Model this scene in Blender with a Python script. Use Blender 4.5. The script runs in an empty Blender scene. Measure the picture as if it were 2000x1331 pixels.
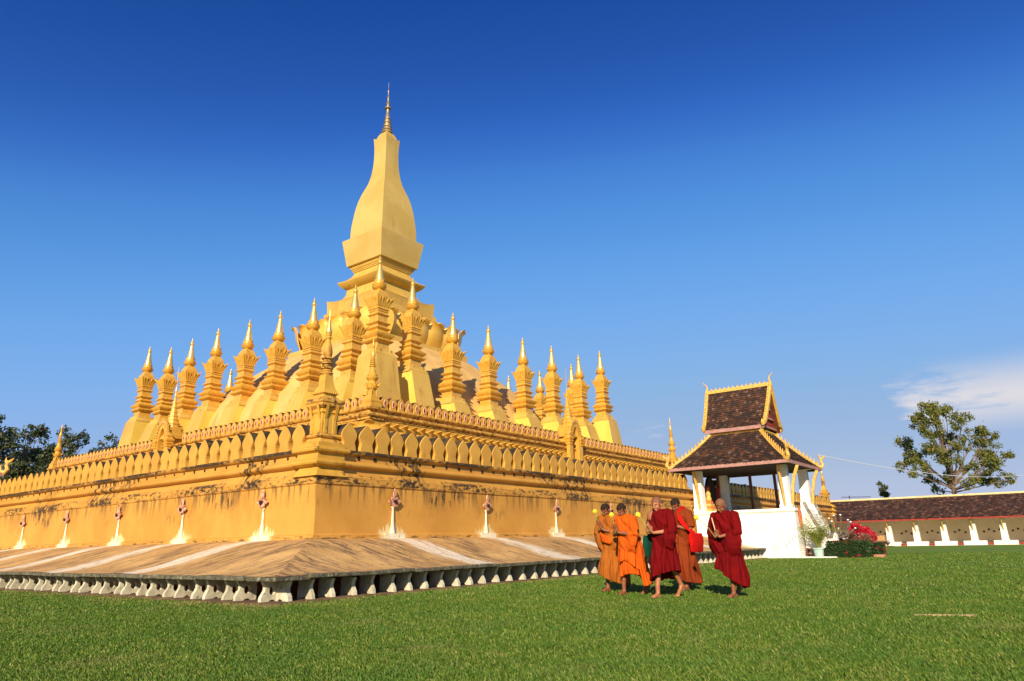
import bpy, bmesh, math, random
import numpy as np
from mathutils import Vector, Matrix, noise as mnoise
R = math.radians
random.seed(7)
scene = bpy.context.scene
COL = scene.collection

# ------------------------------------------------------------------ camera
cam_d = bpy.data.cameras.new('camera')
cam = bpy.data.objects.new('camera', cam_d)
COL.objects.link(cam)
scene.camera = cam
yaw, pitch, roll = 0.639949, 0.286765, -0.021916
fw = Vector((math.cos(yaw)*math.cos(pitch), math.sin(yaw)*math.cos(pitch), math.sin(pitch)))
rt = Vector((math.sin(yaw), -math.cos(yaw), 0))
up = rt.cross(fw)
rt2 = rt*math.cos(roll) + up*math.sin(roll)
up2 = -rt*math.sin(roll) + up*math.cos(roll)
m = Matrix((rt2, up2, -fw)).transposed().to_4x4()
m.translation = Vector((-40.5665, -44.5515, 1.0))
cam.matrix_world = m
cam_d.sensor_width = 36.0
cam_d.lens = 36.0*1341.36/2000.0
cam_d.clip_start = 0.05
cam_d.clip_end = 6000

# ------------------------------------------------------------------ light
SUN_EL, SUN_AZ = R(26.0), R(26.0)       # light travels along azimuth SUN_AZ
world = bpy.data.worlds.new('World')
scene.world = world
world.use_nodes = True
wn, wl = world.node_tree.nodes, world.node_tree.links
wn.clear()
w_out = wn.new('ShaderNodeOutputWorld')
w_bg = wn.new('ShaderNodeBackground')
w_sky = wn.new('ShaderNodeTexSky')
w_sky.sky_type = 'NISHITA'
w_sky.sun_disc = False
w_sky.sun_elevation = SUN_EL
w_sky.sun_rotation = R(270.0) - SUN_AZ
w_sky.altitude = 170
w_sky.air_density = 1.0
w_sky.dust_density = 0.3
w_sky.ozone_density = 3.0
w_bg.inputs['Strength'].default_value = 0.062
# film-like grade of the sky colour (deep polarised blue overhead, pale haze low down)
w_sp = wn.new('ShaderNodeSeparateColor')
wl.new(w_sky.outputs['Color'], w_sp.inputs['Color'])
w_cb = wn.new('ShaderNodeCombineColor')
for ch, pts in (('Red', ((0, 0), (0.07, 0.012), (0.118, 0.080), (0.19, 0.18), (0.46, 0.37), (1, 0.55))),
                ('Green', ((0, 0), (0.133, 0.082), (0.22, 0.285), (0.33, 0.41), (0.66, 0.49), (1, 0.58))),
                ('Blue', ((0, 0), (0.25, 0.36), (0.40, 0.72), (0.56, 0.83), (0.80, 0.74), (1, 0.70)))):
    w_sc = wn.new('ShaderNodeMath'); w_sc.operation = 'MULTIPLY'; w_sc.inputs[1].default_value = 0.1; w_sc.use_clamp = True
    wl.new(w_sp.outputs[ch], w_sc.inputs[0])
    w_fc = wn.new('ShaderNodeFloatCurve')
    cu = w_fc.mapping.curves[0]
    cu.points[0].location = pts[0]; cu.points[1].location = pts[-1]
    for p in pts[1:-1]: cu.points.new(*p)
    w_fc.mapping.update()
    wl.new(w_sc.outputs[0], w_fc.inputs['Value'])
    w_s2 = wn.new('ShaderNodeMath'); w_s2.operation = 'MULTIPLY'; w_s2.inputs[1].default_value = 10.9
    wl.new(w_fc.outputs[0], w_s2.inputs[0])
    wl.new(w_s2.outputs[0], w_cb.inputs[ch])
# clouds: thin bank drawn by a noise over the sky direction
w_tc = wn.new('ShaderNodeTexCoord')
w_map = wn.new('ShaderNodeMapping')
w_map.inputs['Scale'].default_value = (2.2, 2.2, 10.0)
w_map.inputs['Location'].default_value = (0.37, 0.11, 0.62)
wl.new(w_tc.outputs['Generated'], w_map.inputs['Vector'])
w_n = wn.new('ShaderNodeTexNoise')
w_n.inputs['Scale'].default_value = 2.1
w_n.inputs['Detail'].default_value = 10.0
w_n.inputs['Roughness'].default_value = 0.60
wl.new(w_map.outputs['Vector'], w_n.inputs['Vector'])
w_sep = wn.new('ShaderNodeSeparateXYZ')
wl.new(w_tc.outputs['Generated'], w_sep.inputs['Vector'])
w_band = wn.new('ShaderNodeMapRange')          # clouds sit in a low belt of the sky
w_band.interpolation_type = 'SMOOTHSTEP'
w_band.inputs['From Min'].default_value = 0.215
w_band.inputs['From Max'].default_value = 0.15
wl.new(w_sep.outputs['Z'], w_band.inputs['Value'])
w_dot = wn.new('ShaderNodeVectorMath')
w_dot.operation = 'DOT_PRODUCT'
w_dot.inputs[1].default_value = Vector((0.985, -0.03, 0.165)).normalized()
wl.new(w_tc.outputs['Generated'], w_dot.inputs[0])
w_side = wn.new('ShaderNodeMapRange')
w_side.interpolation_type = 'SMOOTHSTEP'
w_side.inputs['From Min'].default_value = 0.979
w_side.inputs['From Max'].default_value = 0.993
w_side.inputs['To Min'].default_value = 0.0
wl.new(w_dot.outputs['Value'], w_side.inputs['Value'])
w_add = wn.new('ShaderNodeMath'); w_add.operation = 'MULTIPLY_ADD'
wl.new(w_side.outputs['Result'], w_add.inputs[0])
w_add.inputs[1].default_value = 0.31
wl.new(w_n.outputs['Fac'], w_add.inputs[2])
w_cov = wn.new('ShaderNodeMapRange')
w_cov.interpolation_type = 'SMOOTHSTEP'
w_cov.inputs['From Min'].default_value = 0.635
w_cov.inputs['From Max'].default_value = 0.76
wl.new(w_add.outputs['Value'], w_cov.inputs['Value'])
w_mul = wn.new('ShaderNodeMath'); w_mul.operation = 'MULTIPLY'
wl.new(w_cov.outputs['Result'], w_mul.inputs[0])
wl.new(w_band.outputs['Result'], w_mul.inputs[1])
w_low = wn.new('ShaderNodeMapRange'); w_low.interpolation_type = 'SMOOTHSTEP'
w_low.inputs['From Min'].default_value = 0.105; w_low.inputs['From Max'].default_value = 0.160
wl.new(w_sep.outputs['Z'], w_low.inputs['Value'])
w_mul3 = wn.new('ShaderNodeMath'); w_mul3.operation = 'MULTIPLY'
wl.new(w_mul.outputs['Value'], w_mul3.inputs[0]); wl.new(w_low.outputs['Result'], w_mul3.inputs[1])
w_mul2 = wn.new('ShaderNodeMath'); w_mul2.operation = 'MULTIPLY'
wl.new(w_mul3.outputs['Value'], w_mul2.inputs[0])
w_mul2.inputs[1].default_value = 0.95
w_mix = wn.new('ShaderNodeMix'); w_mix.data_type = 'RGBA'
wl.new(w_mul2.outputs['Value'], w_mix.inputs['Factor'])
wl.new(w_cb.outputs['Color'], w_mix.inputs['A'])
w_mix.inputs['B'].default_value = (8.3, 8.0, 8.3, 1)
wl.new(w_mix.outputs['Result'], w_bg.inputs['Color'])
wl.new(w_bg.outputs['Background'], w_out.inputs['Surface'])

sun_d = bpy.data.lights.new('sun', 'SUN')
sun_d.energy = 4.8
sun_d.angle = R(0.5)
sun_d.color = (1.0, 0.86, 0.66)
sun = bpy.data.objects.new('sun', sun_d)
COL.objects.link(sun)
sdir = Vector((math.cos(SUN_AZ)*math.cos(SUN_EL), math.sin(SUN_AZ)*math.cos(SUN_EL), -math.sin(SUN_EL)))
sun.rotation_euler = sdir.to_track_quat('-Z', 'Y').to_euler()
sun.location = (-60, -50, 40)

scene.view_settings.view_transform = 'Standard'
scene.view_settings.look = 'None'
scene.view_settings.exposure = 0.57
scene.view_settings.gamma = 1.0
scene.cycles.diffuse_bounces = 3

# ------------------------------------------------------------------ materials
class NT:
    def __init__(s, name):
        s.mat = bpy.data.materials.new(name)
        s.mat.use_nodes = True
        s.n, s.l = s.mat.node_tree.nodes, s.mat.node_tree.links
        s.b = s.n['Principled BSDF']
        s._v = None
    def node(s, t, **kw):
        n = s.n.new(t)
        for k, v in kw.items():
            setattr(n, k, v)
        return n
    def link(s, a, b):
        s.l.new(a, b)
    def vec(s, kind='Object'):
        """object coordinates shifted by a random offset per object, so copies do not repeat"""
        if s._v is None:
            tc = s.node('ShaderNodeTexCoord')
            oi = s.node('ShaderNodeObjectInfo')
            mu = s.node('ShaderNodeMath', operation='MULTIPLY')
            mu.inputs[1].default_value = 57.0
            s.link(oi.outputs['Random'], mu.inputs[0])
            ad = s.node('ShaderNodeVectorMath', operation='ADD')
            s.link(tc.outputs['Object'], ad.inputs[0])
            s.link(mu.outputs[0], ad.inputs[1])
            s._v = ad.outputs[0]
            s.tc = tc
            s.oi = oi
        return s._v
    def uv(s):
        s.vec()
        return s.tc.outputs['UV']
    def scaled(s, v, sc):
        mp = s.node('ShaderNodeMapping')
        mp.inputs['Scale'].default_value = sc
        s.link(v, mp.inputs['Vector'])
        return mp.outputs[0]
    def noise(s, v, scale, detail=4, rough=0.55, dist=0.0):
        n = s.node('ShaderNodeTexNoise')
        n.inputs['Scale'].default_value = scale
        n.inputs['Detail'].default_value = detail
        n.inputs['Roughness'].default_value = rough
        n.inputs['Distortion'].default_value = dist
        s.link(v, n.inputs['Vector'])
        return n.outputs['Fac']
    def rng(s, x, a, b, c=0.0, d=1.0):
        n = s.node('ShaderNodeMapRange', interpolation_type='SMOOTHSTEP')
        for k, v in zip(('From Min', 'From Max', 'To Min', 'To Max'), (a, b, c, d)):
            n.inputs[k].default_value = v
        s.link(x, n.inputs['Value'])
        return n.outputs['Result']
    def math(s, op, a, b=None):
        n = s.node('ShaderNodeMath', operation=op)
        for i, x in enumerate((a, b)):
            if x is None: continue
            if isinstance(x, (int, float)): n.inputs[i].default_value = x
            else: s.link(x, n.inputs[i])
        return n.outputs[0]
    def mix(s, f, a, b, mode='MIX'):
        n = s.node('ShaderNodeMix', data_type='RGBA', blend_type=mode)
        for k, x in (('Factor', f), ('A', a), ('B', b)):
            if isinstance(x, (int, float)): n.inputs[k].default_value = x
            elif isinstance(x, tuple): n.inputs[k].default_value = (*x[:3], 1)
            else: s.link(x, n.inputs[k])
        return n.outputs['Result']
    def bump(s, h, strength=0.3, dist=0.02):
        n = s.node('ShaderNodeBump')
        n.inputs['Strength'].default_value = strength
        n.inputs['Distance'].default_value = dist
        s.link(h, n.inputs['Height'])
        s.link(n.outputs[0], s.b.inputs['Normal'])
    def fin(s, col, rough=0.7, metal=0.0, spec=0.3):
        if isinstance(col, tuple): s.b.inputs['Base Color'].default_value = (*col[:3], 1)
        else: s.link(col, s.b.inputs['Base Color'])
        if isinstance(rough, (int, float)): s.b.inputs['Roughness'].default_value = rough
        else: s.link(rough, s.b.inputs['Roughness'])
        s.b.inputs['Metallic'].default_value = metal
        s.b.inputs['Specular IOR Level'].default_value = spec
        return s.mat

def simple(name, c1, c2, scale=3.0, rough=0.7, bump=0.15, stain=None, metal=0.0, spec=0.3, bscale=None, bdist=0.01):
    t = NT(name)
    v = t.vec()
    col = t.mix(t.rng(t.noise(v, scale), 0.35, 0.65), c1, c2)
    for st in (stain or []):
        sc, lo, hi, sv, color = st
        col = t.mix(t.rng(t.noise(t.scaled(v, sv), sc, 6, 0.65), lo, hi), col, color)
    if bump:
        t.bump(t.noise(v, bscale or scale*6, 5), bump, bdist)
    return t.fin(col, rough, metal, spec)

BLACK = (0.03, 0.022, 0.012)
MAT = {}
MAT['stucco'] = simple('ochre_stucco', (0.588, 0.331, 0.048), (0.504, 0.262, 0.032), 1.1, 0.62, 0.18,
    [(2.6, 0.56, 0.72, (1, 1, 0.5), (0.353, 0.163, 0.024)), (4.0, 0.60, 0.70, (1, 1, 0.45), (0.101, 0.056, 0.013)), (9.0, 0.66, 0.71, (1, 1, 0.5), (0.025, 0.017, 0.008))])
MAT['stucco_clean'] = simple('pale_gold_stucco', (0.602, 0.374, 0.072), (0.533, 0.312, 0.052), 0.5, 0.5, 0.1,
    [(1.2, 0.54, 0.74, (1, 1, 0.3), (0.447, 0.229, 0.036)), (4.0, 0.62, 0.72, (1, 1, 0.25), (0.258, 0.132, 0.024)), (6.0, 0.70, 0.74, (1, 1, 0.5), (0.069, 0.040, 0.012))], spec=0.4)
MAT['tower'] = simple('tower_gold_paint', (0.585, 0.405, 0.112), (0.516, 0.339, 0.076), 0.35, 0.42, 0.08,
    [(1.6, 0.54, 0.80, (1.6, 1.6, 0.14), (0.430, 0.255, 0.056)), (5.0, 0.66, 0.78, (1.4, 1.4, 0.10), (0.310, 0.176, 0.040))], spec=0.4)
MAT['dome'] = simple('dome_plaster', (0.66, 0.405, 0.125), (0.58, 0.335, 0.095), 0.7, 0.72, 0.15,
    [(1.0, 0.58, 0.74, (1.2, 1.2, 0.3), (0.46, 0.255, 0.08))])
MAT['yellow'] = simple('bright_yellow_side', (0.752, 0.533, 0.094), (0.720, 0.475, 0.072), 0.8, 0.5, 0.06,  # pier side faces: a brighter yellow than the pier fronts
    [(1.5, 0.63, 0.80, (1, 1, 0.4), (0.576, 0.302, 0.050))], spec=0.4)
MAT['gold'] = simple('gilded_gold', (0.705, 0.392, 0.060), (0.602, 0.308, 0.036), 4.0, 0.36, 0.22,
    [(7.0, 0.60, 0.74, (1, 1, 1), (0.344, 0.150, 0.020)), (5.0, 0.68, 0.74, (1, 1, 1), (0.172, 0.079, 0.016))], metal=0.12, spec=0.5, bscale=22)
MAT['gold_bright'] = simple('polished_gold', (0.95, 0.66, 0.20), (0.88, 0.54, 0.12), 4.0, 0.26, 0.08, None, metal=0.6, spec=0.6)
MAT['sima'] = simple('sima_ochre', (0.585, 0.317, 0.052), (0.516, 0.264, 0.040), 1.6, 0.6, 0.15,
    [(3.0, 0.60, 0.78, (1, 1, 0.6), (0.361, 0.167, 0.028)), (7.0, 0.67, 0.73, (1, 1, 0.7), (0.103, 0.057, 0.016))])
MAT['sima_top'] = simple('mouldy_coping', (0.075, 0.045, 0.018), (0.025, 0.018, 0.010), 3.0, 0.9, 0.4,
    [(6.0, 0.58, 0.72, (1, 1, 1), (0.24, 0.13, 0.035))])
MAT['pink'] = simple('pink_niche', (0.62, 0.30, 0.17), (0.66, 0.36, 0.20), 8, 0.7, 0.0)
MAT['redniche'] = simple('red_recess', (0.16, 0.02, 0.012), (0.24, 0.03, 0.02), 8, 0.7, 0.0)
MAT['white'] = simple('white_limewash', (0.82, 0.79, 0.72), (0.76, 0.72, 0.62), 0.8, 0.7, 0.15,
    [(0.9, 0.56, 0.76, (1, 1, 0.5), (0.62, 0.56, 0.41)), (3.0, 0.66, 0.76, (1, 1, 0.25), (0.42, 0.38, 0.25)), (5.0, 0.71, 0.75, (1, 1, 0.6), (0.13, 0.125, 0.08))])
MAT['brace'] = simple('weathered_white_brace', (0.62, 0.57, 0.41), (0.44, 0.40, 0.28), 5, 0.8, 0.3,
    [(4.0, 0.55, 0.75, (1, 1, 1), (0.24, 0.22, 0.15)), (9.0, 0.62, 0.70, (1, 1, 1), (0.09, 0.08, 0.05))])
MAT['lip'] = simple('lichened_slab_edge', (0.15, 0.13, 0.075), (0.07, 0.062, 0.04), 6, 0.9, 0.5,
    [(14.0, 0.57, 0.66, (1, 1, 1), (0.34, 0.33, 0.22)), (8.0, 0.60, 0.66, (1, 1, 1), (0.03, 0.03, 0.025))])
MAT['wood'] = simple('dark_brown_wood', (0.16, 0.055, 0.025), (0.09, 0.03, 0.016), 4, 0.55, 0.15)
MAT['redwood'] = simple('red_painted_timber', (0.306, 0.041, 0.027), (0.234, 0.027, 0.018), 3, 0.6, 0.1)
MAT['pinkwood'] = simple('faded_pink_timber', (0.425, 0.230, 0.187), (0.340, 0.170, 0.136), 5, 0.75, 0.2,
    [(9, 0.62, 0.70, (1, 1, 1), (0.119, 0.068, 0.051))])
MAT['goldtrim'] = simple('gold_painted_trim', (0.705, 0.440, 0.105), (0.590, 0.320, 0.056), 6, 0.5, 0.3,
    [(10, 0.62, 0.70, (1, 1, 1), (0.205, 0.104, 0.021))])
MAT['dark'] = simple('dark_interior', (0.022, 0.014, 0.010), (0.035, 0.02, 0.014), 3, 0.9, 0.0)
MAT['cloisterwall'] = simple('cream_cloister_wall', (0.82, 0.72, 0.54), (0.76, 0.65, 0.47), 0.6, 0.8, 0.08,
    [(1.5, 0.62, 0.78, (1, 1, 0.5), (0.44, 0.31, 0.18))])
MAT['orangepaint'] = simple('orange_naga_paint', (0.75, 0.20, 0.045), (0.62, 0.14, 0.03), 6, 0.6, 0.2)

def tile_mat(name, cols):
    t = NT(name)
    v = t.vec()
    g = t.node('ShaderNodeNewGeometry')
    cr = t.node('ShaderNodeValToRGB')
    cr.color_ramp.interpolation = 'LINEAR'
    els = cr.color_ramp.elements
    while len(els) < len(cols): els.new(0.5)
    for e, (p, c) in zip(els, cols):
        e.position = p; e.color = (*c, 1)
    t.link(g.outputs['Random Per Island'], cr.inputs['Fac'])
    col = t.mix(t.rng(t.noise(v, 2.2), 0.40, 0.68), cr.outputs['Color'], (0.032, 0.022, 0.017))
    t.bump(t.noise(v, 25), 0.3, 0.01)
    return t.fin(col, 0.68, 0, 0.3)
MAT['tile'] = tile_mat('old_brown_roof_tile', [(0.0, (0.0407, 0.0222, 0.0155)), (0.45, (0.0651, 0.0311, 0.0192)), (0.75, (0.0962, 0.0429, 0.0237)), (0.9, (0.1702, 0.0666, 0.0296)), (0.97, (0.1628, 0.1258, 0.0962)), (1.0, (0.2072, 0.0666, 0.0296))])
MAT['tile2'] = tile_mat('cloister_roof_tile', [(0.0, (0.0555, 0.0252, 0.0185)), (0.5, (0.0962, 0.0407, 0.0266)), (0.8, (0.1332, 0.0629, 0.0407)), (0.93, (0.2220, 0.1258, 0.0814)), (1.0, (0.2294, 0.0814, 0.0444))])

def wall_mat():
    """ochre terrace wall: UV u = metres along the wall, v = height"""
    t = NT('terrace_wall_plaster')
    v = t.vec()
    uv = t.uv()
    sp = t.node('ShaderNodeSeparateXYZ'); t.link(uv, sp.inputs[0])
    u, z = sp.outputs[0], sp.outputs[1]
    col = t.mix(t.rng(t.noise(v, 0.8, 5), 0.35, 0.65), (0.59, 0.297, 0.052), (0.51, 0.242, 0.038))
    fine = t.noise(v, 9.0, 5, 0.6)
    col = t.mix(t.rng(fine, 0.5, 0.8, 0, 0.5), col, (0.48, 0.21, 0.03))
    # rain streaks hanging below the mouldings (they start at v about 2.65)
    st = t.noise(t.scaled(uv, (3.2, 0.28, 1)), 2.0, 4, 0.6)
    hang = t.rng(z, 1.9, 2.7)
    lowk = t.rng(z, 2.72, 2.66)
    col = t.mix(t.math('MULTIPLY', t.math('MULTIPLY', t.rng(st, 0.46, 0.62), hang), lowk), col, (0.22, 0.11, 0.025))
    # drips of black mould
    dr = t.noise(t.scaled(uv, (4.0, 1.3, 1)), 1.3, 8, 0.75)
    patch = t.rng(t.noise(t.scaled(uv, (0.22, 0.45, 1)), 1.0, 2), 0.50, 0.60)
    col = t.mix(t.math('MULTIPLY', t.math('MULTIPLY', t.rng(dr, 0.50, 0.56), patch), t.rng(z, 1.6, 2.35)), col, (0.07, 0.042, 0.016))
    # black mould on the upper mouldings
    mo = t.math('ADD', t.math('MULTIPLY', t.noise(t.scaled(uv, (2.4, 4.5, 1)), 2.2, 8, 0.75), 0.6), t.math('MULTIPLY', t.noise(t.scaled(uv, (0.35, 0.8, 1)), 1.3, 3, 0.6), 0.42))
    a = t.math('MULTIPLY', t.rng(z, 2.62, 2.70), t.rng(z, 2.98, 2.88))
    b = t.rng(z, 3.40, 3.54)
    mask = t.math('ADD', t.math('MULTIPLY', a, t.rng(mo, 0.49, 0.57)), t.math('MULTIPLY', b, t.rng(mo, 0.41, 0.52)))
    col = t.mix(t.math('MINIMUM', mask, 1.0), col, (0.04, 0.026, 0.012))
    # white lime splashes under the flower emblems, every 4.33 m
    um = t.math('ABSOLUTE', t.math('SUBTRACT', t.math('FRACT', t.math('ADD', t.math('DIVIDE', u, 4.33), 0.5)), 0.5))
    um = t.math('MULTIPLY', um, 4.33)
    jag = t.noise(t.scaled(uv, (9.0, 0.6, 1)), 1.6, 3, 0.6)
    top = t.math('ADD', t.math('MULTIPLY', jag, 0.75), t.math('MULTIPLY', um, -0.32))
    top = t.math('ADD', top, 1.22)
    w = t.math('MULTIPLY', t.rng(t.math('SUBTRACT', top, z), 0.0, 0.02), t.rng(um, 0.62, 0.40))
    w = t.math('MULTIPLY', w, t.rng(fine, 0.80, 0.60))
    w = t.math('MULTIPLY', w, t.rng(t.noise(t.scaled(uv, (0.16, 0.0, 1)), 1.0, 2), 0.36, 0.52, 0.25, 1.0))
    col = t.mix(t.math('MULTIPLY', w, 0.72), col, (0.74, 0.62, 0.33))
    # damp dark foot
    ft = t.math('MULTIPLY', t.rng(z, 1.34, 1.24), t.rng(t.noise(t.scaled(uv, (1.2, 5, 1)), 2.4, 5, 0.7), 0.48, 0.60))
    ft = t.math('MULTIPLY', ft, t.rng(um, 0.55, 0.8))
    col = t.mix(ft, col, (0.13, 0.075, 0.025))
    t.bump(t.noise(v, 14, 6), 0.18, 0.01)
    return t.fin(col, 0.6, 0, 0.3)
MAT['wall'] = wall_mat()

def apron_mat():
    t = NT('sloping_apron_render')
    v = t.vec(); uv = t.uv()
    sp = t.node('ShaderNodeSeparateXYZ'); t.link(uv, sp.inputs[0])
    u, w = sp.outputs[0], sp.outputs[1]
    col = t.mix(t.rng(t.noise(v, 0.9, 5), 0.3, 0.7), (0.64, 0.385, 0.135), (0.52, 0.295, 0.10))
    big = t.noise(t.scaled(uv, (0.50, 0.22, 1)), 1.5, 4, 0.6)
    st = t.noise(t.scaled(uv, (4.0, 0.55, 1)), 1.7, 7, 0.72, 0.6)
    col = t.mix(t.math('MULTIPLY', t.rng(st, 0.42, 0.60), t.rng(big, 0.36, 0.58)), col, (0.17, 0.10, 0.05))
    col = t.mix(t.rng(t.noise(t.scaled(uv, (1.1, 0.9, 1)), 1.6, 5, 0.65), 0.52, 0.72, 0, 0.75), col, (0.36, 0.22, 0.105))
    fl = t.noise(t.scaled(uv, (8.0, 2.6, 1)), 1.5, 4, 0.6)
    col = t.mix(t.rng(fl, 0.60, 0.66), col, (0.085, 0.05, 0.025))
    pz = t.noise(t.scaled(uv, (6.0, 0.35, 1)), 1.3, 6, 0.7)
    col = t.mix(t.rng(pz, 0.60, 0.74, 0, 0.6), col, (0.72, 0.58, 0.36))
    um = t.math('ABSOLUTE', t.math('SUBTRACT', t.math('FRACT', t.math('ADD', t.math('DIVIDE', t.math('ADD', u, t.math('MULTIPLY', t.math('SUBTRACT', t.noise(t.scaled(uv, (0.3, 0.3, 1)), 1.0, 2), 0.5), 0.8)), 4.33), 0.5)), 0.5))
    um = t.math('MULTIPLY', um, 4.33)
    wob = t.math('MULTIPLY', t.math('SUBTRACT', t.noise(t.scaled(uv, (2.2, 0.6, 1)), 1.4, 6, 0.75), 0.5), 1.9)
    band = t.rng(t.math('ADD', um, wob), 0.62, 0.25)
    band = t.math('MULTIPLY', band, t.rng(fl, 0.70, 0.56))
    band = t.math('MULTIPLY', band, t.rng(t.noise(t.scaled(uv, (2.6, 0.5, 1)), 2.0, 6, 0.72), 0.30, 0.56))
    band = t.math('MULTIPLY', band, t.rng(u, -2.6, -1.6))
    col = t.mix(t.math('MULTIPLY', band, 0.92), col, (0.76, 0.68, 0.52))
    t.bump(t.noise(v, 18, 6), 0.3, 0.01)
    return t.fin(col, 0.8, 0, 0.2)
MAT['apron'] = apron_mat()

def leaf_mat(name, cols, trans=0.25):
    t = NT(name)
    g = t.node('ShaderNodeNewGeometry')
    cr = t.node('ShaderNodeValToRGB')
    els = cr.color_ramp.elements
    while len(els) < len(cols): els.new(0.5)
    for e, (p, c) in zip(els, cols):
        e.position = p; e.color = (*c, 1)
    t.link(g.outputs['Random Per Island'], cr.inputs['Fac'])
    m = t.fin(cr.outputs['Color'], 0.5, 0, 0.35)
    tr = t.node('ShaderNodeBsdfTranslucent')
    t.link(cr.outputs['Color'], tr.inputs['Color'])
    mx = t.node('ShaderNodeMixShader')
    mx.inputs[0].default_value = trans
    t.link(t.b.outputs[0], mx.inputs[1]); t.link(tr.outputs[0], mx.inputs[2])
    t.link(mx.outputs[0], t.n['Material Output'].inputs['Surface'])
    return m
MAT['leaf'] = leaf_mat('olive_leaves', [(0, (0.095, 0.13, 0.025)), (0.45, (0.16, 0.19, 0.04)), (0.75, (0.24, 0.24, 0.05)), (0.92, (0.30, 0.23, 0.05)), (1, (0.36, 0.18, 0.04))], 0.35)
MAT['leaf_dark'] = leaf_mat('dark_leaves', [(0, (0.03, 0.052, 0.016)), (0.5, (0.06, 0.085, 0.026)), (0.85, (0.11, 0.115, 0.045)), (1, (0.18, 0.15, 0.075))])
MAT['leaf_hedge'] = leaf_mat('hedge_leaves', [(0, (0.018, 0.045, 0.010)), (0.7, (0.03, 0.075, 0.014)), (1, (0.07, 0.11, 0.02))])
MAT['leaf_palm'] = leaf_mat('palm_leaves', [(0, (0.20, 0.26, 0.035)), (0.6, (0.32, 0.34, 0.05)), (1, (0.45, 0.38, 0.08))])
MAT['petal_red'] = leaf_mat('red_bougainvillea', [(0, (0.45, 0.012, 0.03)), (0.6, (0.70, 0.02, 0.045)), (1, (0.55, 0.05, 0.10))], 0.3)
MAT['leaf_pink'] = leaf_mat('pinkish_shrub', [(0, (0.045, 0.06, 0.014)), (0.45, (0.13, 0.10, 0.035)), (0.7, (0.30, 0.11, 0.07)), (1, (0.38, 0.17, 0.14))])
MAT['bark'] = simple('grey_brown_bark', (0.22, 0.14, 0.09), (0.12, 0.075, 0.045), 3, 0.9, 0.5)
MAT['bark_pale'] = simple('pale_knobbly_bark', (0.16, 0.115, 0.085), (0.08, 0.058, 0.042), 6, 0.9, 0.5)

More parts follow.
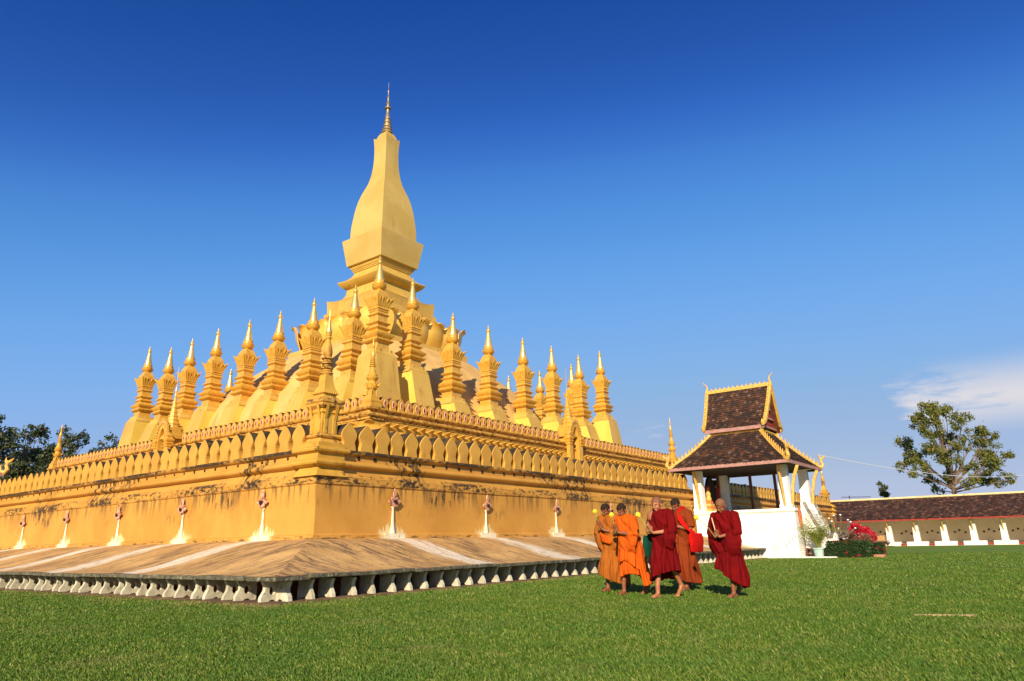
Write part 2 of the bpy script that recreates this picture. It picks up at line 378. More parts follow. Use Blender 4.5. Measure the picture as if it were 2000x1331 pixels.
# ------------------------------------------------------------------ mesh builder
class MB:
    def __init__(s):
        s.v, s.f, s.m, s.uv = [], [], [], {}
        s.mi = 0
    def add(s, verts, faces, uvs=None):
        o = len(s.v)
        s.v += [tuple(p) for p in verts]
        for k, f in enumerate(faces):
            if uvs is not None: s.uv[len(s.f)] = uvs[k]
            s.f.append(tuple(i+o for i in f)); s.m.append(s.mi)
        return s
    def box(s, c, h, rot=None):
        P = []
        for dx, dy, dz in ((-1,-1,-1),(1,-1,-1),(1,1,-1),(-1,1,-1),(-1,-1,1),(1,-1,1),(1,1,1),(-1,1,1)):
            p = Vector((dx*h[0], dy*h[1], dz*h[2]))
            if rot is not None: p = rot @ p
            P.append(p + Vector(c))
        return s.add(P, [(0,3,2,1),(4,5,6,7),(0,1,5,4),(1,2,6,5),(2,3,7,6),(3,0,4,7)])
    def frustum(s, z0, a0, z1, a1, c0=(0,0), c1=(0,0)):
        P = []
        for z, a, c in ((z0, a0, c0), (z1, a1, c1)):
            for dx, dy in ((-1,-1),(1,-1),(1,1),(-1,1)):
                P.append((c[0]+dx*a[0], c[1]+dy*a[1], z))
        return s.add(P, [(0,3,2,1),(4,5,6,7),(0,1,5,4),(1,2,6,5),(2,3,7,6),(3,0,4,7)])
    def sq(s, prof, c=(0,0), cap=True, ratio=None):
        """square-plan loft: prof = [(half, z)] or [((hx,hy), z)]"""
        P, F = [], []
        for a, z in prof:
            hx, hy = a if isinstance(a, tuple) else (a, a)
            P += [(c[0]-hx, c[1]-hy, z), (c[0]+hx, c[1]-hy, z), (c[0]+hx, c[1]+hy, z), (c[0]-hx, c[1]+hy, z)]
        for i in range(len(prof)-1):
            for k in range(4):
                j = (k+1) % 4
                F.append((4*i+k, 4*i+j, 4*i+4+j, 4*i+4+k))
        if cap:
            F.append((3,2,1,0)); n = 4*(len(prof)-1); F.append((n, n+1, n+2, n+3))
        return s.add(P, F)
    def lathe(s, prof, n=16, c=(0,0,0), phase=0.0, sx=1, sy=1, cap=True):
        P, F = [], []
        for r, z in prof:
            for k in range(n):
                a = phase + 2*math.pi*k/n
                P.append((c[0]+sx*r*math.cos(a), c[1]+sy*r*math.sin(a), c[2]+z))
        for i in range(len(prof)-1):
            for k in range(n):
                j = (k+1) % n
                F.append((n*i+k, n*i+j, n*i+n+j, n*i+n+k))
        if cap:
            F.append(tuple(range(n-1, -1, -1))); b = n*(len(prof)-1); F.append(tuple(range(b, b+n)))
        return s.add(P, F)
    def prism(s, poly, a, b, plane='xz', smooth=False):
        """extrude a 2-D outline between a and b along the missing axis"""
        n = len(poly)
        def p3(u, w, t):
            if plane == 'xz': return (u, t, w)
            if plane == 'yz': return (t, u, w)
            return (u, w, t)
        P = [p3(u, w, a) for u, w in poly] + [p3(u, w, b) for u, w in poly]
        F = [tuple(range(n)), tuple(range(2*n-1, n-1, -1))]
        for k in range(n):
            j = (k+1) % n
            F.append((j, k, n+k, n+j))
        return s.add(P, F)
    def tube(s, pts, rad, n=8, cap=True):
        pts = [Vector(p) for p in pts]
        if isinstance(rad, (int, float)): rad = [rad]*len(pts)
        P, F = [], []
        t0 = (pts[1]-pts[0]).normalized()
        ref = Vector((0,0,1)) if abs(t0.z) < 0.9 else Vector((1,0,0))
        x = t0.cross(ref).normalized()
        for i, p in enumerate(pts):
            t = (pts[min(i+1, len(pts)-1)] - pts[max(i-1, 0)]).normalized()
            x = (x - t*x.dot(t)).normalized()
            y = t.cross(x)
            for k in range(n):
                a = 2*math.pi*k/n
                P.append(p + x*(rad[i]*math.cos(a)) + y*(rad[i]*math.sin(a)))
        for i in range(len(pts)-1):
            for k in range(n):
                j = (k+1) % n
                F.append((n*i+k, n*i+j, n*i+n+j, n*i+n+k))
        if cap:
            F.append(tuple(range(n-1, -1, -1))); b = n*(len(pts)-1); F.append(tuple(range(b, b+n)))
        return s.add(P, F)
    def ball(s, c, r, nu=12, nv=8, rot=None):
        r = (r, r, r) if isinstance(r, (int, float)) else r
        P, F = [], []
        for i in range(1, nv):
            th = math.pi*i/nv
            for k in range(nu):
                a = 2*math.pi*k/nu
                p = Vector((r[0]*math.sin(th)*math.cos(a), r[1]*math.sin(th)*math.sin(a), r[2]*math.cos(th)))
                if rot is not None: p = rot @ p
                P.append(p + Vector(c))
        for z in (1, -1):
            p = Vector((0, 0, z*r[2]))
            if rot is not None: p = rot @ p
            P.append(p + Vector(c))
        T, B = len(P)-2, len(P)-1
        for k in range(nu):
            j = (k+1) % nu
            F.append((T, k, j))
            F.append((B, (nv-2)*nu+j, (nv-2)*nu+k))
            for i in range(nv-2):
                F.append((i*nu+k, (i+1)*nu+k, (i+1)*nu+j, i*nu+j))
        return s.add(P, F)
    def grid(s, fn, nu, nv, closed_u=False, uvfn=None):
        P = [fn(i/nu, j/nv) for j in range(nv+1) for i in range(nu + (0 if closed_u else 1))]
        w = nu if closed_u else nu+1
        F, U = [], []
        for j in range(nv):
            for i in range(nu):
                i2 = (i+1) % w
                F.append((j*w+i, j*w+i2, (j+1)*w+i2, (j+1)*w+i))
                if uvfn: U.append([uvfn(i/nu, j/nv), uvfn((i+1)/nu, j/nv), uvfn((i+1)/nu, (j+1)/nv), uvfn(i/nu, (j+1)/nv)])
        return s.add(P, F, U if uvfn else None)
    def mesh(s, name, mats, smooth=False, recalc=True):
        me = bpy.data.meshes.new(name)
        me.from_pydata(s.v, [], s.f)
        for mt in (mats if isinstance(mats, (list, tuple)) else [mats]):
            me.materials.append(MAT[mt] if isinstance(mt, str) else mt)
        me.polygons.foreach_set('material_index', s.m)
        if s.uv:
            ul = me.uv_layers.new(name='UVMap')
            for pi, us in s.uv.items():
                p = me.polygons[pi]
                for k, li in enumerate(p.loop_indices):
                    ul.data[li].uv = us[k]
        if recalc:
            bm = bmesh.new(); bm.from_mesh(me)
            bmesh.ops.recalc_face_normals(bm, faces=bm.faces)
            bm.to_mesh(me); bm.free()
        if smooth: shade(me, smooth)
        me.update()
        return me
    def build(s, name, mats, parent=None, smooth=False, recalc=True, loc=None):
        return link(name, s.mesh(name, mats, smooth, recalc), parent, loc)

def shade(me, ang=35.0):
    """smooth shading with edges sharper than ang kept crisp"""
    ang = 35.0 if ang is True else ang
    me.polygons.foreach_set('use_smooth', [True]*len(me.polygons))
    bm = bmesh.new(); bm.from_mesh(me)
    lim = math.radians(ang)
    for e in bm.edges:
        e.smooth = len(e.link_faces) != 2 or e.calc_face_angle(0) < lim
    bm.to_mesh(me); bm.free()

def link(name, me, parent=None, loc=None, rz=None, sc=None):
    o = bpy.data.objects.new(name, me)
    COL.objects.link(o)
    if parent is not None: o.parent = parent
    if loc is not None: o.location = loc
    if rz is not None: o.rotation_euler = (0, 0, rz)
    if sc is not None: o.scale = (sc, sc, sc) if isinstance(sc, (int, float)) else sc
    return o
def tag(o, label=None, cat=None, group=None, kind=None):
    if label: o['label'] = label
    if cat: o['category'] = cat
    if group: o['group'] = group
    if kind: o['kind'] = kind
    return o
def thing(name, label, cat, loc=(0, 0, 0), rz=0.0, group=None):
    o = bpy.data.objects.new(name, None)
    o.empty_display_size = 0.3
    COL.objects.link(o)
    o.location = loc; o.rotation_euler = (0, 0, rz)
    return tag(o, label, cat, group)
def copy_tree(o, parent=None):
    c = o.copy(); COL.objects.link(c); c.parent = parent
    for ch in [x for x in o.children]:
        copy_tree(ch, c)
    return c

# ================================================================== ground
def ground_mat():
    t = NT('lawn_turf')
    v = t.vec()
    a = t.noise(v, 0.35, 4, 0.6); b = t.noise(v, 3.5, 5, 0.65); c = t.noise(v, 26.0, 4, 0.7)
    col = t.mix(t.rng(a, 0.35, 0.65), (0.115, 0.190, 0.020), (0.150, 0.212, 0.026))
    col = t.mix(t.rng(b, 0.40, 0.70), col, (0.095, 0.180, 0.017))
    col = t.mix(t.rng(c, 0.52, 0.74), col, (0.20, 0.235, 0.06))
    col = t.mix(t.rng(t.noise(v, 0.8, 5, 0.7), 0.66, 0.78, 0, 0.6), col, (0.24, 0.20, 0.085))
    t.bump(c, 0.45, 0.03)
    return t.fin(col, 0.85, 0, 0.15)
MAT['turf'] = ground_mat()
g = MB()
# a fan of rings round the scene so the sheet reaches the horizon
def gz(x, y):
    d = math.hypot(x+5, y+20)
    return 0.0
rings = [0.1, 20, 40, 60, 90, 150, 300, 800, 2500]
for k, r in enumerate(rings[:-1]):
    r2 = rings[k+1]
    n = 48
    P, F = [], []
    for rr in (r, r2):
        for i in range(n):
            aa = 2*math.pi*i/n
            P.append((-5+rr*math.cos(aa), -20+rr*math.sin(aa), 0))
    for i in range(n):
        j = (i+1) % n
        F.append((i, j, n+j, n+i))
    g.add(P, F)
tag(g.build('lawn_ground', 'turf'), kind='structure')

# ================================================================== ring wall helper
EPH_X, EPH_Y, EMB = 26.1, 27.0, 4.33
def ring_wall(mb, prof, hx, hy, seg=0.9, jit=0.0, seed=0.0):
    """sweeps prof [(out, z)] round a rectangle; UV = (metres along, z)"""
    def jt(p, k):
        if not jit: return p
        n = mnoise.noise(Vector((p[0]*1.3+seed, p[1]*1.3, k*0.37)))
        n2 = mnoise.noise(Vector((p[0]*0.9-seed, p[1]*0.9, k*0.53+9)))
        return (p[0]+n*jit*(1 if abs(p[0]) > abs(p[1])*hx/hy else 0), p[1]+n*jit*(1 if abs(p[1]) >= abs(p[0])*hy/hx else 0), p[2]+n2*jit*0.7)
    for side in range(4):
        L = hx if side in (0, 2) else hy
        n = max(2, int(2*L/seg))
        P, F, U = [], [], []
        for k, (o, z) in enumerate(prof):
            for i in range(n+1):
                t = -1 + 2*i/n
                if side == 0: p = (t*(hx+o), -(hy+o), z)
                elif side == 1: p = (hx+o, t*(hy+o), z)
                elif side == 2: p = (-t*(hx+o), hy+o, z)
                else: p = (-(hx+o), -t*(hy+o), z)
                P.append(jt(p, k) if 0 < i < n else p)
        w = n+1
        def uvp(p):
            return ((p[0]+EPH_X) if side in (0, 2) else (p[1]+EPH_Y), p[2])
        for k in range(len(prof)-1):
            for i in range(n):
                q = (k*w+i, k*w+i+1, (k+1)*w+i+1, (k+1)*w+i)
                F.append(q); U.append([uvp(P[a]) for a in q])
        mb.add(P, F, U)
    return mb

# ================================================================== lower terrace
LX, LY = 28.85, 29.26
low = thing('lower_terrace', 'long ochre terrace wall with flower emblems and a crest of leaf shaped stones', 'terrace wall')
b = MB()
ring_wall(b, [(0.10, 0.9), (0.10, 1.17), (0.085, 1.31), (0.06, 1.325), (0.0, 1.34), (0.0, 1.8), (0.0, 2.25), (0.0, 2.62), (0.035, 2.65), (0.035, 2.84)], LX, LY, 0.8, 0.012, 1)
b.build('wall', 'wall', low, smooth=40)
b = MB()
ring_wall(b, [(0.035, 2.842), (0.02, 2.87), (-0.11, 3.07), (-0.10, 3.10), (-0.02, 3.115), (0.045, 3.15), (0.065, 3.20), (0.045, 3.25), (-0.02, 3.29), (-0.06, 3.30),
              (-0.06, 3.455), (-0.01, 3.47), (0.04, 3.50), (0.055, 3.545), (0.03, 3.59), (-0.03, 3.615), (-0.09, 3.62)], LX, LY, 0.5, 0.016, 5)
b.build('cornice', 'wall', low, smooth=50)
b = MB()
ring_wall(b, [(-0.09, 3.62), (-0.6, 3.60), (-10.6, 3.50)], LX, LY, 2.0)
b.build('terrace_floor', 'dome', low)

# leaf shaped boundary stones
def sima_mesh(name, w, h, th, mats, niche=False, hump=False):
    half = [(0.40, 0.0), (0.385, 0.10), (0.335, 0.24), (0.345, 0.34), (0.415, 0.44), (0.475, 0.54), (0.47, 0.61), (0.385, 0.73), (0.245, 0.85), (0.095, 0.955), (0.0, 1.0)]
    pts = [(x*w, z*h) for x, z in half]
    poly = pts + [(-x, z) for x, z in reversed(pts[:-1])]
    n = len(poly)
    mb = MB()
    # front face at y = 0 with a small chamfer, back at y = th
    cx, cz = 0.0, 0.5*h
    ins = [((x-cx)*0.955+cx, (z-cz)*0.965+cz) for x, z in poly]
    P = [(x, 0.0, z) for x, z in ins] + [(x, 0.03, z) for x, z in poly] + [(x, th, z) for x, z in poly]
    mb.mi = 0
    mb.add(P, [tuple(range(n-1, -1, -1))])
    o = 0
    F0, F1 = [], []
    for k in range(n):
        j = (k+1) % n
        F0.append((k, j, n+j, n+k))
        zc = (poly[k][1]+poly[j][1])/2
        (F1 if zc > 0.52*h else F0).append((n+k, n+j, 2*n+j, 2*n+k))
    for fl, mi in ((F0, 0), (F1, 1)):
        mb.mi = mi
        for f in fl: mb.f.append(f); mb.m.append(mi)
    mb.mi = 1
    mb.f.append(tuple(range(2*n, 3*n))); mb.m.append(1)
    if niche:
        def oval(sx, sz, z0, y):
            return [(sx*math.cos(a)*(1-0.25*math.sin(a)), y, z0+sz*math.sin(a)) for a in [2*math.pi*i/14 for i in range(14)]]
        a, c = oval(0.145*w, 0.25*h, 0.48*h, -0.028), oval(0.19*w, 0.30*h, 0.48*h, 0.004)
        d = oval(0.095*w, 0.19*h, 0.47*h, -0.020)
        mb.mi = 2
        mb.add(a+c, [(i, (i+1) % 14, 14+(i+1) % 14, 14+i) for i in range(14)])
        mb.add(a+d, [(i, (i+1) % 14, 14+(i+1) % 14, 14+i) for i in range(14)])
        mb.mi = 3
        mb.add([(x, -0.012, z) for x, y, z in d], [tuple(range(14))])
    return mb.mesh(name, mats)
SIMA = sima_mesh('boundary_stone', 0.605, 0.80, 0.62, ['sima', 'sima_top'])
rs = random.Random(3)
def place_simas(par, mesh, hx, hy, z, sp, gap_x, gap_y, xr, yr, name='boundary_stone'):
    x = xr[0]
    while x < xr[1]:
        if not (gap_x[0] < x < gap_x[1]):
            o = link(name, mesh, par, (x+rs.uniform(-.012, .012), -hy+rs.uniform(-.012, .012), z), rs.uniform(-.03, .03))
            o.scale = (rs.uniform(.93, 1.03), 1, rs.uniform(.95, 1.04)); o.rotation_euler = (rs.uniform(-.03, .02), rs.uniform(-.02, .02), o.rotation_euler.z)
        x += sp
    y = yr[0]
    while y < yr[1]:
        if not (gap_y[0] < y < gap_y[1]):
            o = link(name, mesh, par, (-hx+rs.uniform(-.012, .012), y+rs.uniform(-.012, .012), z), -math.pi/2+rs.uniform(-.03, .03))
            o.scale = (rs.uniform(.93, 1.03), 1, rs.uniform(.95, 1.04)); o.rotation_euler = (rs.uniform(-.03, .02), rs.uniform(-.02, .02), o.rotation_euler.z)
        y += sp
place_simas(low, SIMA, LX-0.10, LY-0.10, 3.60, 0.617, (-3.9, 0.6), (-3.9, 0.6), (-27.70, 28.0), (-28.16, 14.0))

# weep holes with black drip stains below every gap between the stones
b = MB()
x = -27.40
while x < 27.5:
    w_ = rs.uniform(.03, .055)
    b.box((x, -LY+0.055, 3.40+rs.uniform(-.01, .01)), (w_, 0.012, rs.uniform(.03, .055)))
    x += 0.617
y = -27.85
while y < 14:
    b.box((-LX+0.055, y, 3.40), (0.012, rs.uniform(.022, .04), rs.uniform(.025, .04)))
    y += 0.617
tag(b.build('weep_hole', 'dark', low), kind='stuff')

# corner blocks that carry the corner spires
def corner_block(sx, sy):
    mb = MB()
    c = (sx*(LX-0.42), sy*(LY-0.42))
    mb.sq([(0.53, 2.843), (0.52, 2.87), (0.40, 3.06), (0.41, 3.10), (0.49, 3.115), (0.555, 3.15), (0.575, 3.20), (0.555, 3.25), (0.49, 3.29), (0.45, 3.30), (0.45, 3.455), (0.50, 3.47), (0.55, 3.50), (0.565, 3.545), (0.54, 3.59), (0.48, 3.615), (0.46, 3.63), (0.46, 3.74)], c)
    mb.build('corner_block', 'stucco', low, smooth=35)
for sx, sy in ((-1, -1), (1, -1), (-1, 1)): corner_block(sx, sy)

# flower emblems on the wall: tapering lime-washed stem with a pink flower on top
def ell_petal(mb, c, ang, ln, wd, th=0.03):
    n = 10
    P = []
    for y in (-th, 0.0):
        for i in range(n):
            a = 2*math.pi*i/n
            r = (0.5+0.5*math.cos(a))
            px = ln*r; pz = wd*math.sin(a)*(0.45+0.75*math.sin(math.pi*min(1, r*0.85+0.12)))
            k = 1.0 if y == 0 else 0.78
            px = ln*0.5+(px-ln*0.5)*k; pz *= k
            P.append((c[0]+px*math.cos(ang)-pz*math.sin(ang), y, c[1]+px*math.sin(ang)+pz*math.cos(ang)))
    F = [tuple(range(n-1, -1, -1))] + [(i, (i+1) % n, n+(i+1) % n, n+i) for i in range(n)]
    mb.add(P, F)
stem = MB()
stem.lathe([(0.10, 0.0), (0.075, 0.10), (0.05, 0.30), (0.04, 0.55), (0.035, 0.70), (0.05, 0.72), (0.055, 0.76), (0.03, 0.80), (0.02, 0.86)], 10, (0, 0, 0), sy=0.8)
stem.box((0.06, -0.030, -0.085), (0.40, 0.047, 0.080))
MAT['limestem'] = simple('chalky_limewash', (0.76, 0.68, 0.50), (0.66, 0.56, 0.37), 6, 0.8, 0.2, [(7, .58, .70, (1, 1, .5), (0.46, 0.30, 0.10))])
STEM = stem.mesh('emblem_stem', 'limestem', smooth=40)
PETS = []
for ang, ln, wd in ((90, 0.33, 0.060), (0, 0.21, 0.062), (180, 0.21, 0.062), (45, 0.14, 0.038), (135, 0.14, 0.038), (-90, 0.13, 0.07), (-40, 0.12, 0.04), (220, 0.12, 0.04)):
    p = MB(); ell_petal(p, (0.045*math.cos(R(ang)), 0.045*math.sin(R(ang))), R(ang), ln, wd)
    PETS.append(p.mesh('petal', simple('emblem_pink_%d' % len(PETS), (0.50, 0.20, 0.12), (0.68, 0.40, 0.26), 9, 0.7, 0.2, [(11, .52, .64, (1, 1, 1), (0.17, 0.04, 0.02))]) if not PETS else PETS[0].materials[0]))
ce = MB(); ce.lathe([(0.055, -0.03), (0.055, 0.0), (0.02, 0.005)], 12)
for vv in range(len(ce.v)): x_, y_, z_ = ce.v[vv]; ce.v[vv] = (x_, z_-0.02, y_)
CEN = ce.mesh('flower_centre', 'dark')
def emblem(x, y, rz, sc=1.0):
    e = link('flower_emblem', STEM, low, (x, y, 1.345), rz)
    f = None
    for me in PETS:
        link('petal', me, e, (0, -0.055, 0.90+rs.uniform(-.005, .005)))
    link('flower_centre', CEN, e, (0, -0.085, 0.90))
k = 0
while -26.1+EMB*k < 27:
    xx = -26.1+EMB*k
    if not (-5.5 < xx < 1.5): emblem(xx, -LY-0.03, 0)
    k += 1
k = 0
while -27.0+EMB*k < 12:
    yy = -27.0+EMB*k
    emblem(-LX-0.03, yy, -math.pi/2)
    k += 1

# ================================================================== sloping apron round the foot
apron = thing('sloping_apron', 'low sloping tan apron on white braces round the foot of the terrace wall', 'apron')
AOX = 3.65
b = MB()
prof = []
for i in range(13):
    t = i/12
    s = t*t*(3-2*t)
    prof.append((AOX*(1-t)+0.06*t, 0.49+0.72*(0.62*s+0.38*t)))
def apron_uv():
    for side in range(4):
        L = LX if side in (0, 2) else LY
        n = 70
        P, F, U = [], [], []
        for k, (o, z) in enumerate(prof):
            for i in range(n+1):
                t = -1+2*i/n
                hx, hy = LX+o, LY+o
                p = ((t*hx, -hy), (hx, t*hy), (-t*hx, hy), (-hx, -t*hy))[side]
                dz = 0.03*mnoise.noise(Vector((p[0]*0.5, p[1]*0.5, 3.0)))*math.sin(math.pi*k/12)
                P.append((p[0], p[1], z+dz))
        w = n+1
        for k in range(12):
            for i in range(n):
                q = (k*w+i, k*w+i+1, (k+1)*w+i+1, (k+1)*w+i)
                F.append(q)
                uu = []
                for a in q:
                    al = (P[a][0]+EPH_X) if side in (0, 2) else (P[a][1]+EPH_Y)
                    uu.append((al, prof[a//w][0]))
                U.append(uu)
        b.add(P, F, U)
apron_uv()
b.build('slope', 'apron', apron, smooth=60)
# red-brown base wall behind the braces
MAT['redbase'] = simple('red_brown_base', (0.20, 0.045, 0.010), (0.10, 0.022, 0.007), 3, 0.9, 0.2)
b = MB()
ring_wall(b, [(AOX-0.85, -0.05), (AOX-0.85, 0.60)], LX, LY, 2.0)
b.build('base_wall', 'redbase', apron)
MAT['soil'] = simple('bare_earth', (0.17, 0.095, 0.048), (0.10, 0.055, 0.03), 3, 0.95, 0.4)
b = MB()
ring_wall(b, [(AOX-0.95, 0.03), (AOX+0.06, 0.035), (AOX+0.16, 0.0)], LX, LY, 0.4, 0.03, 4)
b.build('earth_footing', 'soil', apron)
# edge slabs
rl = random.Random(5)
def slab(cx, cy, hx, hy, z, dz=0.0, rz=0.0, ln=1.0):
    mb = MB()
    mb.frustum(-0.030, (hx*0.985, hy*0.97), -0.018, (hx, hy))
    mb.frustum(-0.018, (hx, hy), 0.030, (hx, hy*0.99))
    mb.frustum(0.030, (hx, hy*0.99), 0.044, (hx*0.985, hy*0.93))
    mb.build('edge_slab', 'lip', apron, loc=(cx, cy, z+dz)).rotation_euler = (rl.uniform(-.012, .012), rl.uniform(-.012, .012), rz)
x = -(LX+AOX)+0.75
y0 = -(LY+AOX)
while x < 30:
    ln = rl.uniform(1.0, 2.3)
    if x < -4.1 < x+ln: ln = -4.05-x
    if -4.1 < x < 1.0: x = 1.0
    slab(x+ln/2, y0+0.08+rl.uniform(-.015, .015), ln/2-0.006, 0.20, 0.452, rl.uniform(-.012, .012), rl.uniform(-.006, .006))
    x += ln
y = -(LY+AOX)+0.75
x0 = -(LX+AOX)
while y < 12:
    ln = rl.uniform(1.0, 2.3)
    slab(x0+0.08+rl.uniform(-.015, .015), y+ln/2, 0.20, ln/2-0.006, 0.452, rl.uniform(-.012, .012), rl.uniform(-.006, .006))
    y += ln
# the broken corner slabs
slab(x0+0.46, y0+0.13, 0.50, 0.21, 0.445, -0.01, R(4))
slab(x0+0.13, y0+0.56, 0.21, 0.30, 0.44, 0.0, R(-5))
# braces
def brace_mesh(nm, seed, hole):
    rr = random.Random(seed)
    out = [(0.0, 0.0), (0.10, 0.0), (0.14, 0.055), (0.20, 0.07), (0.26, 0.05), (0.30, 0.0), (0.45, 0.0), (0.455, 0.09), (0.40, 0.17), (0.365, 0.24), (0.375, 0.31), (0.42, 0.355), (0.43, 0.40), (0.36, 0.41), (0.0, 0.41)]
    out = [(x+rr.uniform(-.008, .008), max(0, z+rr.uniform(-.006, .006))) for x, z in out]
    N = 28
    c = (0.21, 0.225)
    ring, hol = [], []
    for i in range(N):
        a = 2*math.pi*i/N
        d = (math.cos(a), math.sin(a)); best = 9
        for k in range(len(out)):
            p, q = out[k], out[(k+1) % len(out)]
            ex, ez = q[0]-p[0], q[1]-p[1]
            den = d[0]*ez-d[1]*ex
            if abs(den) < 1e-9: continue
            t = ((p[0]-c[0])*ez-(p[1]-c[1])*ex)/den
            s = ((p[0]-c[0])*d[1]-(p[1]-c[1])*d[0])/den
            if t > 0 and -1e-6 <= s <= 1+1e-6: best = min(best, t)
        ring.append((c[0]+d[0]*best, c[1]+d[1]*best))
        hr = 0.078 if hole else 0.004
        hol.append((c[0]+d[0]*hr*0.85, c[1]+d[1]*hr))
    th = 0.042
    mb = MB()
    P = []
    for y in (-th, th):
        P += [(x, y, z) for x, z in ring] + [(x, y, z) for x, z in hol]
    F = []
    for i in range(N):
        j = (i+1) % N
        F += [(i, j, N+j, N+i), (2*N+j, 2*N+i, 3*N+i, 3*N+j), (j, i, 2*N+i, 2*N+j), (N+i, N+j, 3*N+j, 3*N+i)]
    mb.add(P, F)
    return mb.mesh(nm, 'brace')
BR = [brace_mesh('brace', s, True) for s in (1, 2)]
BRn = [brace_mesh('brace', s, False) for s in (3, 4, 5)]
x = -(LX+AOX)+0.42
while x < 30:
    if -4.3 < x < 0.9: x = 0.9
    o = link('brace', rl.choice(BRn), apron, (x, -(LY+AOX)+0.47+rl.uniform(-.02, .02), 0.0), -math.pi/2+rl.uniform(-.06, .06))
    o.scale = (1, rl.uniform(.85, 1.15), rl.uniform(.97, 1.02))
    x += 0.54+rl.uniform(-.05, .05)
y = -(LY+AOX)+0.45; k = 0
while y < 12:
    o = link('brace', rl.choice(BR), apron, (-(LX+AOX)+0.47+rl.uniform(-.02, .02), y, 0.0), math.pi+rl.uniform(-.06, .06))
    o.scale = (1, rl.uniform(.85, 1.15), rl.uniform(.97, 1.02))
    y += (0.40 if k % 2 else 0.74)+rl.uniform(-.04, .04); k += 1

# ================================================================== upper terrace
UX, UY = 18.0, 18.95
upp = thing('upper_terrace', 'upper golden terrace with lotus petals under small pink niched crest stones', 'terrace wall')
b = MB()
ring_wall(b, [(1.25, 3.4), (1.15, 4.6), (0.75, 5.4), (0.42, 5.9), (0.20, 6.35), (0.12, 6.55), (0.10, 6.98), (0.13, 7.0)], UX, UY, 1.0, 0.015, 2)
b.build('wall', 'stucco', upp, smooth=45)
b = MB()
ring_wall(b, [(0.131, 7.0), (0.14, 7.08), (0.21, 7.12), (0.26, 7.17), (0.27, 7.22), (0.24, 7.28), (0.15, 7.31), (0.10, 7.32), (0.10, 7.42), (0.16, 7.44), (0.22, 7.48), (0.235, 7.53), (0.19, 7.58), (0.08, 7.605), (-0.02, 7.61), (-0.6, 7.6), (-6.5, 7.55)], UX, UY, 0.6, 0.014, 8)
MAT['cornice2'] = simple('stained_cornice', (0.62, 0.325, 0.055), (0.52, 0.26, 0.04), 1.5, 0.62, 0.2,
    [(3.5, 0.48, 0.62, (1, 1, 1.6), (0.15, 0.08, 0.02)), (6.0, 0.58, 0.67, (1, 1, 2), (0.03, 0.02, 0.010))])
b.build('cornice', 'cornice2', upp, smooth=50)
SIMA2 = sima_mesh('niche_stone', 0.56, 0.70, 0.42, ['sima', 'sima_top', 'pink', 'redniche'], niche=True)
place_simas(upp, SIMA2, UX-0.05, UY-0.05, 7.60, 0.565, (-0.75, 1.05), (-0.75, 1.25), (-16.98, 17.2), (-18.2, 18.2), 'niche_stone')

def petal_mesh(name, w, h, bulge, curl, mat, th=0.05, nu=8, nv=9, round_top=0.75):
    mb = MB()
    def fn(u, v):
        s = u*2-1
        wv = w*0.5*(0.80+0.28*math.sin(math.pi*min(1, v*0.9+0.05)))
        if v > 0.72: wv *= 1-(1-round_top)*((v-0.72)/0.28)**1.6
        x = s*wv
        out = bulge*math.sin(math.pi*0.75*v)*(1-0.55*s*s)
        zz = h*v
        if v > 0.62:
            k = (v-0.62)/0.38
            out += curl*k*k*(1-0.35*s*s)
            zz -= curl*0.30*k**3+0.10*h*k*s*s
        return (x, -out, zz)
    mb.grid(fn, nu, nv)
    me = mb.mesh(name, mat)
    bm = bmesh.new(); bm.from_mesh(me)
    bmesh.ops.solidify(bm, geom=bm.faces[:], thickness=th)
    bmesh.ops.recalc_face_normals(bm, faces=bm.faces)
    bm.to_mesh(me); bm.free()
    shade(me, 50)
    return me
LOT = petal_mesh('lotus_petal', 0.66, 1.02, 0.22, 0.36, 'stucco', 0.04, 6, 8)
x = -17.3
while x < 17.6:
    if not (-1.1 < x < 1.3):
        link('lotus_petal', LOT, upp, (x, -UY-0.17+rs.uniform(-.02, .02), 5.92), rs.uniform(-.06, .06))
    x += 0.63
y = -18.3
while y < 18.4:
    if not (-1.2 < y < 1.4):
        link('lotus_petal', LOT, upp, (-UX-0.17+rs.uniform(-.02, .02), y, 5.92), -math.pi/2+rs.uniform(-.06, .06))
    y += 0.63
for sx, sy in ((-1, -1), (1, -1), (-1, 1)):
    o = link('lotus_petal', LOT, upp, (sx*(UX+0.22), sy*(UY+0.22), 5.92), math.atan2(sx, -sy))
    o.scale = (1.35, 1.2, 1.0)
def corner_ped2(sx, sy):
    mb = MB()
    mb.sq([(0.46, 6.99), (0.46, 7.08), (0.52, 7.12), (0.57, 7.17), (0.58, 7.22), (0.55, 7.28), (0.45, 7.31), (0.40, 7.32), (0.40, 7.42), (0.46, 7.44), (0.53, 7.48), (0.545, 7.53), (0.50, 7.58), (0.42, 7.605), (0.40, 7.66)], (sx*(UX-0.26), sy*(UY-0.26)))
    mb.build('corner_block', 'cornice2', upp, smooth=40)
for sx, sy in ((-1, -1), (1, -1), (-1, 1)): corner_ped2(sx, sy)

